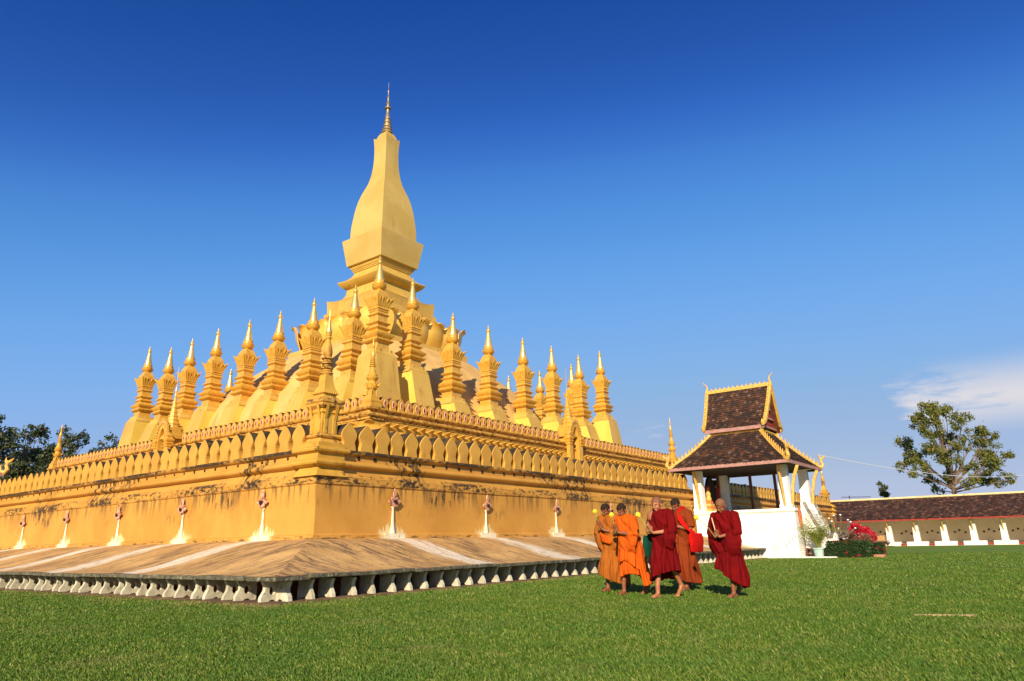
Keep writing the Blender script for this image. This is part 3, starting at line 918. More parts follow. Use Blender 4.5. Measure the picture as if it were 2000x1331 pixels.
# ---- arched shrine niches in the middle of the upper terrace sides
def niche(name, label, loc, rz, tipz):
    t = thing(name, label, 'shrine', loc, rz, 'arched shrines on the upper terrace')
    # local: front faces -y, z 0 = 6.2
    W, D, H = 0.62, 0.75, 1.75
    mb = MB()
    n = 10
    op = [(-0.40, 0.0), (-0.40, 1.55)] + [(-0.40*math.cos(math.pi*i/n)*(1-0.12*math.sin(math.pi*i/n)), 1.55+0.95*math.sin(math.pi*i/n)**1.1) for i in range(1, n)] + [(0.40, 1.55), (0.40, 0.0)]
    ou = [(-W, 0.0), (-W, 1.65)] + [(-W*math.cos(math.pi*i/n), 1.65+1.15*math.sin(math.pi*i/n)) for i in range(1, n)] + [(W, 1.65), (W, 0.0)]
    N = len(op)
    P = [(x, -D, z) for x, z in op] + [(x, -D, z) for x, z in ou] + [(x, 0.35, z) for x, z in op] + [(x, 0.45, z) for x, z in ou]
    F = []
    for i in range(N-1):
        F += [(i, i+1, N+i+1, N+i), (2*N+i, 2*N+i+1, i+1, i), (N+i, N+i+1, 3*N+i+1, 3*N+i)]
    F.append(tuple(range(2*N, 3*N)))
    mb.add(P, F)
    mb.build('arch', 'stucco', t, smooth=40)
    # side pilasters with layered capitals
    for s in (-1, 1):
        mb = MB()
        mb.sq([(0.17, 0.0), (0.17, 0.25), (0.13, 0.28), (0.13, 1.20), (0.17, 1.22), (0.20, 1.28), (0.16, 1.34), (0.21, 1.40), (0.24, 1.47), (0.18, 1.53), (0.25, 1.60), (0.28, 1.70), (0.20, 1.74), (0.16, 1.85), (0.21, 1.92), (0.12, 1.98), (0.05, 2.15)], (s*(W+0.10), -D+0.12))
        mb.build('pilaster', 'gold', t)
    # flame edged pediment round the arch
    mb = MB()
    for i in range(15):
        a = math.pi*(i+0.5)/15
        cx, cz = -0.66*math.cos(a), 1.70+1.12*math.sin(a)
        h = 0.26+0.16*math.sin(a)**4
        dx, dz = -math.cos(a)*0.5, math.sin(a)*0.5+0.75
        L = math.hypot(dx, dz); dx, dz = dx/L, dz/L
        px, pz = -dz, dx
        P = [(cx-px*0.10, -D-0.04, cz-pz*0.10), (cx+px*0.10, -D-0.04, cz+pz*0.10), (cx+dx*h, -D-0.02, cz+dz*h), (cx-px*0.10, -D+0.12, cz-pz*0.10), (cx+px*0.10, -D+0.12, cz+pz*0.10), (cx+dx*h, -D+0.08, cz+dz*h)]
        mb.add(P, [(0, 1, 2), (5, 4, 3), (0, 3, 4, 1), (1, 4, 5, 2), (2, 5, 3, 0)])
    mb.build('pediment', 'gold', t)
    mb = MB()
    mb.box((0.0, -0.2, 1.86), (0.80, 0.48, 0.06)); mb.box((0, -0.2, 1.98), (0.72, 0.42, 0.06)); mb.box((0, -0.15, 2.30), (0.55, 0.36, 0.25))
    mb.build('roof_block', 'stucco', t)
    # stepped spire
    pr, z = [], 2.5
    tiers = [(0.50, 0.16), (0.42, 0.15), (0.46, 0.10), (0.36, 0.17), (0.39, 0.08), (0.29, 0.18), (0.32, 0.08), (0.23, 0.2), (0.26, 0.08), (0.17, 0.22), (0.20, 0.07), (0.13, 0.26), (0.15, 0.07), (0.09, 0.3)]
    for r_, h_ in tiers:
        pr += [(r_, z), (r_, z+h_*0.85)]; z += h_
    top = tipz-6.2
    pr += [(0.06, z), (0.075, z+0.15), (0.04, z+0.3), (0.05, z+0.5), (0.015, z+0.75), (0.012, top)]
    mb = MB(); mb.lathe([(r_, z_) for r_, z_ in pr], 8, (0, -0.15, 0), phase=math.pi/8)
    mb.build('spire', 'gold', t)
niche('shrine_niche', 'arched shrine with a thin stepped spire on the right terrace side', (0.35, -UY+0.25, 6.2), 0, 12.96)
niche('shrine_niche', 'arched shrine with a thin stepped spire on the left terrace side', (-UX+0.25, 0.55, 6.2), -math.pi/2, 12.94)

# ================================================================== stupa: dome, lotus and tower
TC = (-0.95, -0.53)
stupa = thing('golden_stupa', 'huge golden stupa with curved four sided tower and needle spire on a dome', 'stupa', (TC[0], TC[1], 7.4))
Z0 = 7.4
def sup(a, p):
    c, s = math.cos(a), math.sin(a)
    return (abs(c)**p + abs(s)**p)**(-1.0/p)
dprof = [(13.2, 7.5), (13.15, 8.6), (12.9, 10.0), (12.45, 11.0), (11.75, 12.0), (10.85, 13.0), (9.75, 14.0), (8.75, 14.8), (7.6, 15.6), (6.6, 16.2), (5.9, 16.55), (5.4, 16.7)]
b = MB()
def dome_fn(u, v):
    k = v*(len(dprof)-1); i = min(int(k), len(dprof)-2); f = k-i
    r = dprof[i][0]*(1-f)+dprof[i+1][0]*f; z = dprof[i][1]*(1-f)+dprof[i+1][1]*f
    a = 2*math.pi*u
    # shallow folds of plaster running down the dome
    rr = r*sup(a, 3.2)*(1+0.0035*math.sin(a*44)*math.sin(math.pi*v))
    return (rr*math.cos(a), rr*math.sin(a), z-Z0)
b.grid(dome_fn, 176, 44, True)
b.build('dome', 'dome', stupa, smooth=60)
def sqlift(mb, prof, n=8, cap_top=True):
    """square loft with lifted corners: prof = [(half, z, lift)]"""
    P, F = [], []
    w = 4*n
    for h, z, lf in prof:
        for s in range(4):
            for i in range(n):
                t = -1+2*i/n
                x, y = ((t, -1), (1, t), (-t, 1), (-1, -t))[s]
                q = abs(t)
                P.append((x*h, y*h, z-Z0+lf*(q**3.5)))
    for k in range(len(prof)-1):
        for i in range(w):
            j = (i+1) % w
            F.append((k*w+i, k*w+j, (k+1)*w+j, (k+1)*w+i))
    if cap_top: F.append(tuple(range((len(prof)-1)*w, len(prof)*w)))
    return mb.add(P, F)
b = MB(); b.sq([(5.45, 16.3-Z0), (5.45, 17.03-Z0), (4.6, 17.06-Z0), (4.5, 17.2-Z0), (4.35, 18.5-Z0), (4.25, 19.55-Z0), (3.75, 19.75-Z0), (3.72, 20.1-Z0), (3.5, 20.15-Z0), (3.5, 20.6-Z0), (3.3, 20.65-Z0)])
b.build('lotus_base', 'stucco_clean', stupa, smooth=30)
MAT['petalgold'] = simple('glossy_gold_petal', (0.82, 0.52, 0.10), (0.74, 0.43, 0.07), 0.8, 0.38, 0.05, [(1.5, .6, .8, (1, 1, .4), (0.58, 0.30, 0.05))], metal=0.15, spec=0.5)
BIGP = petal_mesh('lotus_petal', 2.2, 2.42, 0.62, 0.62, 'petalgold', 0.07, 10, 12, 0.62)
for s in range(4):
    rz = s*math.pi/2
    for k in range(5):
        t = (k-2)*1.86
        d = -4.55
        o = link('lotus_petal', BIGP, stupa, (t*math.cos(rz)-d*math.sin(rz), t*math.sin(rz)+d*math.cos(rz), 17.05-Z0), rz)
    o = link('lotus_petal', BIGP, stupa, (4.62*(1 if s in (1, 2) else -1), 4.62*(1 if s in (2, 3) else -1), 17.05-Z0), rz-math.pi/4)
    o.scale = (1.15, 1.0, 1.0)
b = MB(); sqlift(b, [(3.3, 20.66, 0), (3.31, 21.2, 0), (3.33, 21.5, 0.05), (3.36, 21.56, 0.32), (3.2, 21.55, 0.26), (3.0, 21.60, 0.06), (2.75, 21.86, 0.0), (2.45, 22.10, 0), (2.28, 22.35, 0), (2.2, 22.6, 0), (2.16, 22.98, 0)], 12)
b.build('tower_foot', 'stucco_clean', stupa, smooth=40)
b = MB(); sqlift(b, [(2.14, 22.97, 0), (2.2, 23.0, 0), (2.45, 23.14, 0.02), (2.66, 23.33, 0.06), (2.78, 23.52, 0.10), (2.74, 23.58, 0.12), (2.55, 23.64, 0.10), (2.2, 23.95, 0.02), (1.92, 24.25, 0), (1.78, 24.5, 0), (1.76, 24.66, 0)], 12)
b.build('eave', 'stucco_clean', stupa, smooth=40)
b = MB(); sqlift(b, [(1.76, 24.665, 0), (1.84, 24.69, 0), (1.84, 24.80, 0), (1.90, 24.82, 0), (1.92, 24.92, 0), (1.98, 24.95, 0), (2.03, 25.08, 0), (2.03, 25.2, 0), (2.23, 25.24, 0)], 2)
b.build('neck_moulding', 'stucco_clean', stupa)
b = MB(); sqlift(b, [(2.23, 25.243, 0), (2.25, 25.25, 0), (2.61, 27.68, 0), (2.60, 27.71, 0), (2.5, 27.76, 0), (2.1, 27.9, 0)], 2)
b.build('collar', 'tower', stupa)
bud = [(2.10, 27.9), (2.115, 28.13), (2.11, 28.6), (2.08, 29.2), (2.01, 29.86), (1.94, 30.5), (1.84, 31.19), (1.70, 31.9), (1.53, 32.53), (1.33, 33.1), (1.13, 33.7), (1.00, 34.3), (0.91, 34.92), (0.845, 35.6), (0.81, 36.3), (0.80, 36.9), (0.815, 37.6), (0.85, 38.15)]
b = MB(); sqlift(b, [(h, z, 0) for h, z in bud] + [(0.885, 38.40, 0.20), (0.80, 38.42, 0.16), (0.70, 38.55, 0.0), (0.60, 38.9, 0), (0.48, 39.15, 0), (0.36, 39.3, 0)], 10)
b.build('bud', 'tower', stupa, smooth=40)
MAT['bronze'] = simple('aged_gilt_bronze', (0.50, 0.36, 0.16), (0.36, 0.25, 0.12), 3, 0.45, 0.2, [(5, 0.5, 0.7, (1, 1, 1), (0.20, 0.17, 0.13))], metal=0.5)
b = MB()
pr = []
z = 39.28
for i, (r_, h_) in enumerate([(0.37, 0.22), (0.31, 0.10), (0.34, 0.16), (0.27, 0.18), (0.29, 0.10), (0.24, 0.35), (0.26, 0.07), (0.20, 0.35), (0.22, 0.07), (0.15, 0.45), (0.11, 0.55), (0.10, 0.18)]):
    pr += [(r_, z-Z0), (r_*0.9, z+h_*0.9-Z0)]; z += h_
pr += [(0.20, z-Z0), (0.22, z+0.10-Z0), (0.08, z+0.25-Z0), (0.10, z+0.5-Z0), (0.17, z+0.62-Z0), (0.06, z+0.8-Z0), (0.06, z+1.2-Z0), (0.11, z+1.3-Z0), (0.04, z+1.5-Z0), (0.035, z+1.9-Z0), (0.07, z+2.0-Z0), (0.02, z+2.15-Z0), (0.012, 45.05-Z0)]
b.lathe([(r_*(1.5 if z_ < 42.2-Z0 else 1.25), z_) for r_, z_ in pr], 12)
b.build('needle', 'bronze', stupa, smooth=50)

# ================================================================== the thirty spires round the dome
# local frame: spire stands at the origin, outward is -y, z 0 is the terrace floor (7.55); tiers start at 2.95
def spire_parts():
    out = {}
    zb = 2.98
    S = 1.0
    # pier, straight side
    def pier(corner):
        mb = MB()
        w0, w1 = 0.88, 0.77
        f0, f1 = (1.35, 0.85) if corner else (1.85, 0.88)
        bk = 0.9
        if corner: P = [(-f0, -f0, 0), (bk, -f0, 0), (bk, bk, 0), (-f0, bk, 0), (-f1, -f1, 2.5), (0.78, -f1, 2.5), (0.78, 0.78, 2.5), (-f1, 0.78, 2.5)]
        else: P = [(-w0, -f0, 0), (w0, -f0, 0), (w0, bk, 0), (-w0, bk, 0), (-w1, -f1, 2.5), (w1, -f1, 2.5), (w1, 0.9, 2.5), (-w1, 0.9, 2.5)]
        mb.mi = 0; mb.add(P, [(0, 1, 5, 4), (4, 5, 6, 7)])
        if corner: mb.add([P[0], P[3], P[7], P[4]], [(0, 1, 2, 3)])
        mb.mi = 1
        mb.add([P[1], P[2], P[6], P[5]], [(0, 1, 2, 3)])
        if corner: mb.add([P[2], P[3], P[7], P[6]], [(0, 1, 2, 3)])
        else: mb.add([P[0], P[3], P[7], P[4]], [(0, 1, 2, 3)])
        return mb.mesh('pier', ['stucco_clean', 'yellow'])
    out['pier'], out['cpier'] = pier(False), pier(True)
    mb = MB(); mb.sq([(0.80, 2.503), (0.79, 2.62), (0.66, 2.82), (0.64, zb)]); mb.build
    for s in (-1, 1):
        mb.box((s*0.40, -0.625, 2.78), (0.05, 0.06, 0.20)); mb.box((-0.625, s*0.40, 2.78), (0.06, 0.05, 0.20))
    out['cap'] = mb.mesh('pier_cap', 'stucco_clean')
    t1 = [(0.47, 0), (0.47, 0.40), (0.53, 0.42), (0.60, 0.46), (0.68, 0.54), (0.69, 0.60), (0.62, 0.64), (0.54, 0.67), (0.55, 0.72), (0.62, 0.78), (0.71, 0.90), (0.72, 0.96), (0.64, 1.00), (0.50, 1.12), (0.44, 1.18), (0.42, 1.24), (0.47, 1.27), (0.55, 1.335), (0.545, 1.37), (0.45, 1.41), (0.40, 1.45), (0.40, 1.56), (0.45, 1.59), (0.54, 1.67), (0.535, 1.72), (0.43, 1.77), (0.39, 1.80), (0.39, 2.12), (0.42, 2.15), (0.49, 2.21), (0.485, 2.26), (0.41, 2.31), (0.40, 2.40), (0.44, 2.42), (0.44, 2.50), (0.40, 2.53), (0.41, 2.62)]
    mb = MB(); mb.sq([(h, z+zb) for h, z in t1])
    out['tiers'] = mb.mesh('tiered_shaft', 'gold', smooth=28)
    # crown of flame petals
    mb = MB()
    n = 24
    P, F = [], []
    rows = [(0.475, 2.55, 0), (0.50, 2.66, 0), (0.55, 2.78, 0), (0.615, 2.95, 0.12), (0.68, 3.08, 0.55), (0.735, 3.18, 1.0), (0.665, 3.18, 0.85), (0.53, 3.03, 0.3), (0.43, 2.98, 0)]
    w = 4*n
    for h, z, lf in rows:
        for s in range(4):
            for i in range(n):
                t = -1+2*i/n
                x, y = ((t, -1), (1, t), (-t, 1), (-1, -t))[s]
                q = abs(t)
                zig = 0.22*max(0, 1-(1-q)/0.30)**1.2 + 0.20*max(0, 1-q/0.26) + 0.10*max(0, 1-abs(q-0.5)/0.18)
                hh = h*0.87*(1+lf*0.05*(q > 0.8)) + 0.018*math.cos(t*math.pi*6)*(0.3+lf)
                P.append((x*hh, y*hh, z+zb+lf*zig))
    for k in range(len(rows)-1):
        for i in range(w):
            j = (i+1) % w
            F.append((k*w+i, k*w+j, (k+1)*w+j, (k+1)*w+i))
    mb.add(P, F)
    for s in range(4):       # row of bosses under the petals
        for i in range(7):
            t = -0.9+1.8*i/6
            x, y = ((t, -1), (1, t), (-t, 1), (-1, -t))[s]
            mb.box((x*0.435, y*0.435, zb+2.60), (0.03, 0.03, 0.05))
    out['crown'] = mb.mesh('crown', 'gold')
    mb = MB(); mb.sq([(0.44, 2.95+zb), (0.46, 3.15+zb), (0.455, 3.35+zb), (0.41, 3.55+zb), (0.33, 3.72+zb), (0.24, 3.86+zb), (0.22, 3.93+zb)])
    out['bell'] = mb.mesh('bell', 'gold', smooth=50)
    # collar of small leaves, then the polished finial
    mb = MB()
    mb.lathe([(0.24, 3.90+zb), (0.30, 3.95+zb), (0.36, 4.05+zb), (0.38, 4.12+zb), (0.30, 4.14+zb), (0.28, 4.18+zb), (0.32, 4.26+zb), (0.31, 4.32+zb), (0.26, 4.36+zb), (0.27, 4.42+zb), (0.255, 4.5+zb)], 16)
    for i in range(8):
        a = 2*math.pi*i/8+math.pi/8
        ca, sa = math.cos(a), math.sin(a)
        q = 0.12
        mb.add([(0.30*ca-q*sa, 0.30*sa+q*ca, 3.98+zb), (0.30*ca+q*sa, 0.30*sa-q*ca, 3.98+zb), (0.41*ca, 0.41*sa, 4.28+zb), (0.26*ca, 0.26*sa, 4.1+zb)], [(0, 1, 2), (1, 3, 2), (3, 0, 2), (0, 3, 1)])
        mb.add([(0.255*ca-.10*sa, 0.255*sa+.10*ca, 4.30+zb), (0.255*ca+.10*sa, 0.255*sa-.10*ca, 4.30+zb), (0.28*ca, 0.28*sa, 4.62+zb), (0.20*ca, 0.20*sa, 4.4+zb)], [(0, 1, 2), (1, 3, 2), (3, 0, 2), (0, 3, 1)])
    out['collar'] = mb.mesh('leaf_collar', 'gold', smooth=40)
    mb = MB(); mb.lathe([(0.25, 4.42+zb), (0.235, 4.6+zb), (0.20, 4.85+zb), (0.155, 5.15+zb), (0.115, 5.42+zb), (0.09, 5.58+zb), (0.12, 5.60+zb), (0.13, 5.64+zb), (0.085, 5.67+zb), (0.12, 5.72+zb), (0.125, 5.78+zb), (0.08, 5.86+zb), (0.05, 6.0+zb), (0.012, 6.2+zb)], 16)
    out['finial'] = mb.mesh('finial', 'gold_bright', smooth=50)
    return out
SP = spire_parts()
TIP0 = 7.55+2.98+6.2
def spire(x, y, rz, tip, label, corner=False, rcorner=0.0):
    t = thing('crowned_spire', label, 'spire', (x, y, 7.55), rz, 'gilded spires round the dome')
    dz = tip-TIP0
    t.rotation_euler = (rs.uniform(-.012, .012), rs.uniform(-.012, .012), rz+rs.uniform(-.035, .035))
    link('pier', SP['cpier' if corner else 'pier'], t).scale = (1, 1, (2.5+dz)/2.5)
    for k, nm in (('cap', 'pier_cap'), ('tiers', 'tiered_shaft'), ('crown', 'crown'), ('bell', 'bell'), ('collar', 'leaf_collar'), ('finial', 'finial')):
        o_ = link(nm, SP[k], t, (rs.uniform(-.012, .012), rs.uniform(-.012, .012), dz), rs.uniform(-.03, .03))
        q_ = 1.2 if k in ('collar', 'finial') else 1.0
        o_.scale = (q_*rs.uniform(.97, 1.03), q_*rs.uniform(.97, 1.03), 1)
    return t
SX, SY = 13.31, 13.79
ordn = ['first', 'second', 'third', 'fourth', 'fifth', 'sixth', 'seventh']
for i, (y, tip) in enumerate([(-11.75, 17.26), (-7.84, 17.23), (-3.72, 17.23), (-0.04, 17.37), (4.2, 17.55), (7.9, 17.42), (11.4, 17.38)]):
    spire(-SX, y, -math.pi/2, tip, 'gilded crowned spire on yellow pier, %s left of the nearest corner spire' % ordn[i])
for i, (x, tip) in enumerate([(-10.26, 18.13), (-6.32, 16.68), (-2.22, 16.73), (2.19, 16.78), (6.23, 17.0), (10.69, 17.16)]):
    spire(x, -SY, 0, tip, 'gilded crowned spire on yellow pier, %s right of the nearest corner spire' % ordn[i])
spire(-13.6, -14.49, 0, 18.4, 'tall gilded corner spire directly below the tower, nearest of all spires', True)
spire(-13.6, 14.26, -math.pi/2, 17.93, 'gilded corner spire at the far left end of the left row', True)
spire(13.6, -14.41, math.pi/2, 17.96, 'gilded corner spire at the far right end of the right row', True)
for i, y in enumerate((-11.4, -7.7, -3.9)):
    spire(SX, y, math.pi/2, 17.2, 'gilded spire of the back row half hidden behind the right row, %s from the right' % ordn[i])
for i, x in enumerate((-10.4, -6.3)):
    spire(x, SY, math.pi, 17.2, 'gilded spire of the back row half hidden behind the left row, %s from the left' % ordn[i])

# ================================================================== corner spires of the terraces
def low_corner_spire(label, x, y, zs=1.0):
    t = thing('corner_spire', label, 'spire', (x, y, 3.74), 0, 'weathered spires on the lower terrace corners')
    mb = MB()
    mb.sq([(0.40, 0.0), (0.38, 0.05), (0.33, 0.09), (0.31, 0.16), (0.36, 0.19), (0.38, 0.23), (0.33, 0.28), (0.28, 0.30)])
    mb.build('plinth', 'cornice2', t, smooth=30)
    mb = MB()
    mb.sq([(0.265, 0.30), (0.265, 0.86), (0.30, 0.90), (0.28, 0.93), (0.28, 0.99)])
    for s in (-1, 1):
        mb.box((s*0.15, -0.268, 0.56), (0.05, 0.02, 0.25)); mb.box((-0.268, s*0.15, 0.56), (0.02, 0.05, 0.25))
        mb.box((s*0.15, 0.268, 0.56), (0.05, 0.02, 0.25)); mb.box((0.268, s*0.15, 0.56), (0.02, 0.05, 0.25))
    mb.build('shaft', 'stucco', t)
    for dx, dy in ((0.17, -0.29), (-0.17, -0.29), (-0.29, -0.17), (-0.29, 0.17), (0.29, -0.17), (0.29, .17)):
        mb = MB()
        ox, oy = (0, -0.10) if abs(dy) > abs(dx) else (-0.10 if dx < 0 else 0.10, 0)
        mb.add([(dx-0.04*(oy != 0), dy-0.04*(ox != 0), 0.70), (dx+0.04*(oy != 0), dy+0.04*(ox != 0), 0.70), (dx+ox+0.045*(oy != 0), dy+oy+0.045*(ox != 0), 1.12), (dx+ox-0.045*(oy != 0), dy+oy-0.045*(ox != 0), 1.12), (dx, dy, 1.10)], [(0, 1, 2, 3), (0, 3, 4), (1, 4, 2), (2, 4, 3)])
        mb.build('leaf_bracket', 'gold', t)
    mb = MB()
    mb.sq([(0.28, 0.991), (0.32, 1.03), (0.365, 1.08), (0.37, 1.15), (0.395, 1.18), (0.40, 1.24), (0.36, 1.29), (0.28, 1.31), (0.25, 1.36)])
    mb.build('capital', 'cornice2', t, smooth=30)
    mb = MB()
    mb.sq([(0.225, 1.362), (0.215, 1.42), (0.25, 1.45), (0.265, 1.49), (0.235, 1.53), (0.21, 1.57), (0.17, 1.70), (0.145, 1.85), (0.135, 1.98), (0.13, 2.02)])
    for s in range(4):
        for i in range(7):
            q = -0.9+1.8*i/6
            xx, yy = ((q, -1), (1, q), (-q, 1), (-1, -q))[s]
            mb.ball((xx*0.258, yy*0.258, 1.47), 0.030, 6, 4)
    mb.build('bell', 'stucco', t, smooth=40)
    mb = MB()
    pr = [(0.17, 2.02)]
    z = 2.04
    for r_ in (0.215, 0.175, 0.20, 0.16, 0.185, 0.15, 0.20):
        pr += [(r_*0.82, z), (r_, z+0.025), (r_, z+0.05), (r_*0.82, z+0.072)]; z += 0.074
    mb.lathe([(r_*0.88, z_) for r_, z_ in pr], 12)
    mb.build('ring_stack', 'cornice2', t, smooth=40)
    mb = MB()
    mb.lathe([(0.09, 2.54), (0.12, 2.60), (0.138, 2.70), (0.125, 2.82), (0.095, 2.95), (0.062, 3.06), (0.058, 3.10), (0.085, 3.13), (0.09, 3.17), (0.055, 3.20), (0.08, 3.24), (0.085, 3.28), (0.05, 3.31)], 12)
    mb.build('bulb', 'stucco', t, smooth=45)
    mb = MB(); mb.lathe([(0.085, 3.30), (0.09, 3.33), (0.055, 3.5), (0.025, 3.72), (0.012, 3.86), (0.010, 4.02)], 10)
    mb.build('finial', 'gold_bright', t, smooth=50)
    t.scale = (1, 1, zs)
low_corner_spire('weathered corner spire on the nearest corner of the lower terrace', -28.30, -28.71)
low_corner_spire('yellow corner spire on the far right corner of the lower terrace, beyond the pavilion', 28.30, -28.71, 0.86)

def upp_corner_spire(label, x, y, tip):
    t = thing('corner_spire', label, 'spire', (x, y, 7.60), 0, 'slender spires on the upper terrace corners')
    k = (tip-7.60)/3.65
    mb = MB(); mb.sq([(0.38, 0), (0.37, 0.14), (0.34, 0.22), (0.36, 0.27), (0.35, 0.34), (0.27, 0.42), (0.26, 0.56), (0.22, 0.60)])
    mb.build('plinth', 'stucco', t, smooth=30)
    mb = MB(); mb.lathe([(0.19, 0.60), (0.18, 0.86), (0.22, 0.90), (0.20, 0.95)], 8, phase=math.pi/8)
    for i in range(4):
        a = math.pi/4+i*math.pi/2
        mb.tube([(0.24*math.cos(a), 0.24*math.sin(a), 0.6), (0.24*math.cos(a), 0.24*math.sin(a), 0.86)], 0.045, 6)
    mb.build('shaft', 'stucco', t)
    mb = MB()
    mb.lathe([(0.20, 0.95), (0.28, 1.0), (0.30, 1.08), (0.22, 1.14), (0.24, 1.2), (0.20, 1.30), (0.22, 1.36)], 12)
    for i in range(8):
        a = i*math.pi/4
        ca, sa = math.cos(a), math.sin(a)
        mb.add([(0.24*ca-.10*sa, 0.24*sa+.10*ca, 0.95), (0.24*ca+.10*sa, 0.24*sa-.10*ca, 0.95), (0.43*ca, 0.43*sa, 1.26), (0.18*ca, 0.18*sa, 1.1)], [(0, 1, 2), (1, 3, 2), (3, 0, 2), (0, 3, 1)])
    mb.build('leaf_crown', 'gold', t)
    mb = MB(); mb.lathe([(0.20, 1.36), (0.29, 1.46), (0.31, 1.52), (0.24, 1.58), (0.26, 1.64), (0.20, 1.72), (0.165, 1.85), (0.14, 2.0), (0.13, 2.06)], 12)
    mb.build('bell', 'stucco', t, smooth=40)
    mb = MB(); pr = []
    z = 2.06
    for r_ in (0.17, 0.16, 0.15, 0.14, 0.13):
        pr += [(r_*0.68, z), (r_, z+0.03), (r_, z+0.05), (r_*0.68, z+0.09)]; z += 0.10
    mb.lathe(pr, 12); mb.build('ring_stack', 'stucco', t, smooth=40)
    mb = MB(); mb.lathe([(0.09, 2.55), (0.125, 2.64), (0.125, 2.74), (0.09, 2.88), (0.055, 3.0), (0.045, 3.06), (0.075, 3.10), (0.05, 3.14), (0.07, 3.2), (0.045, 3.28), (0.06, 3.33), (0.035, 3.42), (0.012, 3.65)], 12)
    mb.build('finial', 'gold', t, smooth=45)
    t.scale = (1, 1, k)
upp_corner_spire('slender golden spire on the nearest corner of the upper terrace', -17.81, -18.80, 11.25)
upp_corner_spire('slender golden spire on the far left corner of the upper terrace, against the dark trees', -17.81, 18.80, 11.19)
upp_corner_spire('slender golden spire on the upper terrace just left of the pavilion roof', 17.81, -18.80, 11.67)

# ================================================================== roof tiles helper
def tile_slope(mb, a, b, c, d, rows, tw, rnd, curve=0.0, th=0.022, skip=0.0):
    """tiles between eave edge a-b and top edge c-d (c above a, d above b); each tile a thin tilted slab"""
    a, b, c, d = Vector(a), Vector(b), Vector(c), Vector(d)
    nrm = (b-a).cross(c-a).normalized()
    if nrm.z < 0: nrm = -nrm
    for r in range(rows):
        t0, t1 = r/rows, (r+1.35)/rows
        def P(t, s):
            p = (a.lerp(c, min(t, 1.02))).lerp(b.lerp(d, min(t, 1.02)), s)
            return p - nrm*curve*math.sin(math.pi*min(1, t))
        L = (P(t0, 1)-P(t0, 0)).length
        n = max(1, int(round(L/tw)))
        off = 0.5 if r % 2 else 0.0
        for k in range(n+1):
            s0 = max(0.0, (k-off)/n); s1 = min(1.0, (k+1-off)/n)
            if s1-s0 < 0.15/n: continue
            if rnd.random() < skip: continue
            g_ = 0.04/n
            up0 = nrm*(th+0.028+rnd.uniform(0, .014)); up1 = nrm*(0.006+rnd.uniform(0, .006))
            p0, p1, p2, p3 = P(t0, s0+g_)+up0, P(t0, s1-g_)+up0, P(t1, s1-g_)+up1, P(t1, s0+g_)+up1
            mid = (p0+p1)/2 - (p3-p0).normalized()*0.03      # rounded lower edge
            q0, q1, qm = p0-nrm*th, p1-nrm*th, mid-nrm*th
            mb.add([p0, mid, p1, p2, p3, q0, qm, q1], [(0, 1, 2, 3, 4), (1, 0, 5, 6), (2, 1, 6, 7), (0, 4, 5), (3, 2, 7)])

def flame(mb, p, d, side, h, w, th=0.03):
    """small curled flame finial at p pointing up along d, leaning to side"""
    p, d, side = Vector(p), Vector(d).normalized(), Vector(side).normalized()
    t = d.cross(side).normalized()*th
    pts = [(-w, 0), (w, 0), (w*1.1, h*0.35), (w*0.5, h*0.62), (w*1.0, h*1.0), (-w*0.1, h*0.70), (-w*0.9, h*0.35)]
    P = [p+side*x+d*z+t for x, z in pts]+[p+side*x+d*z-t for x, z in pts]
    n = len(pts)
    F = [tuple(range(n)), tuple(range(2*n-1, n-1, -1))]+[((i+1) % n, i, n+i, n+(i+1) % n) for i in range(n)]
    mb.add(P, F)

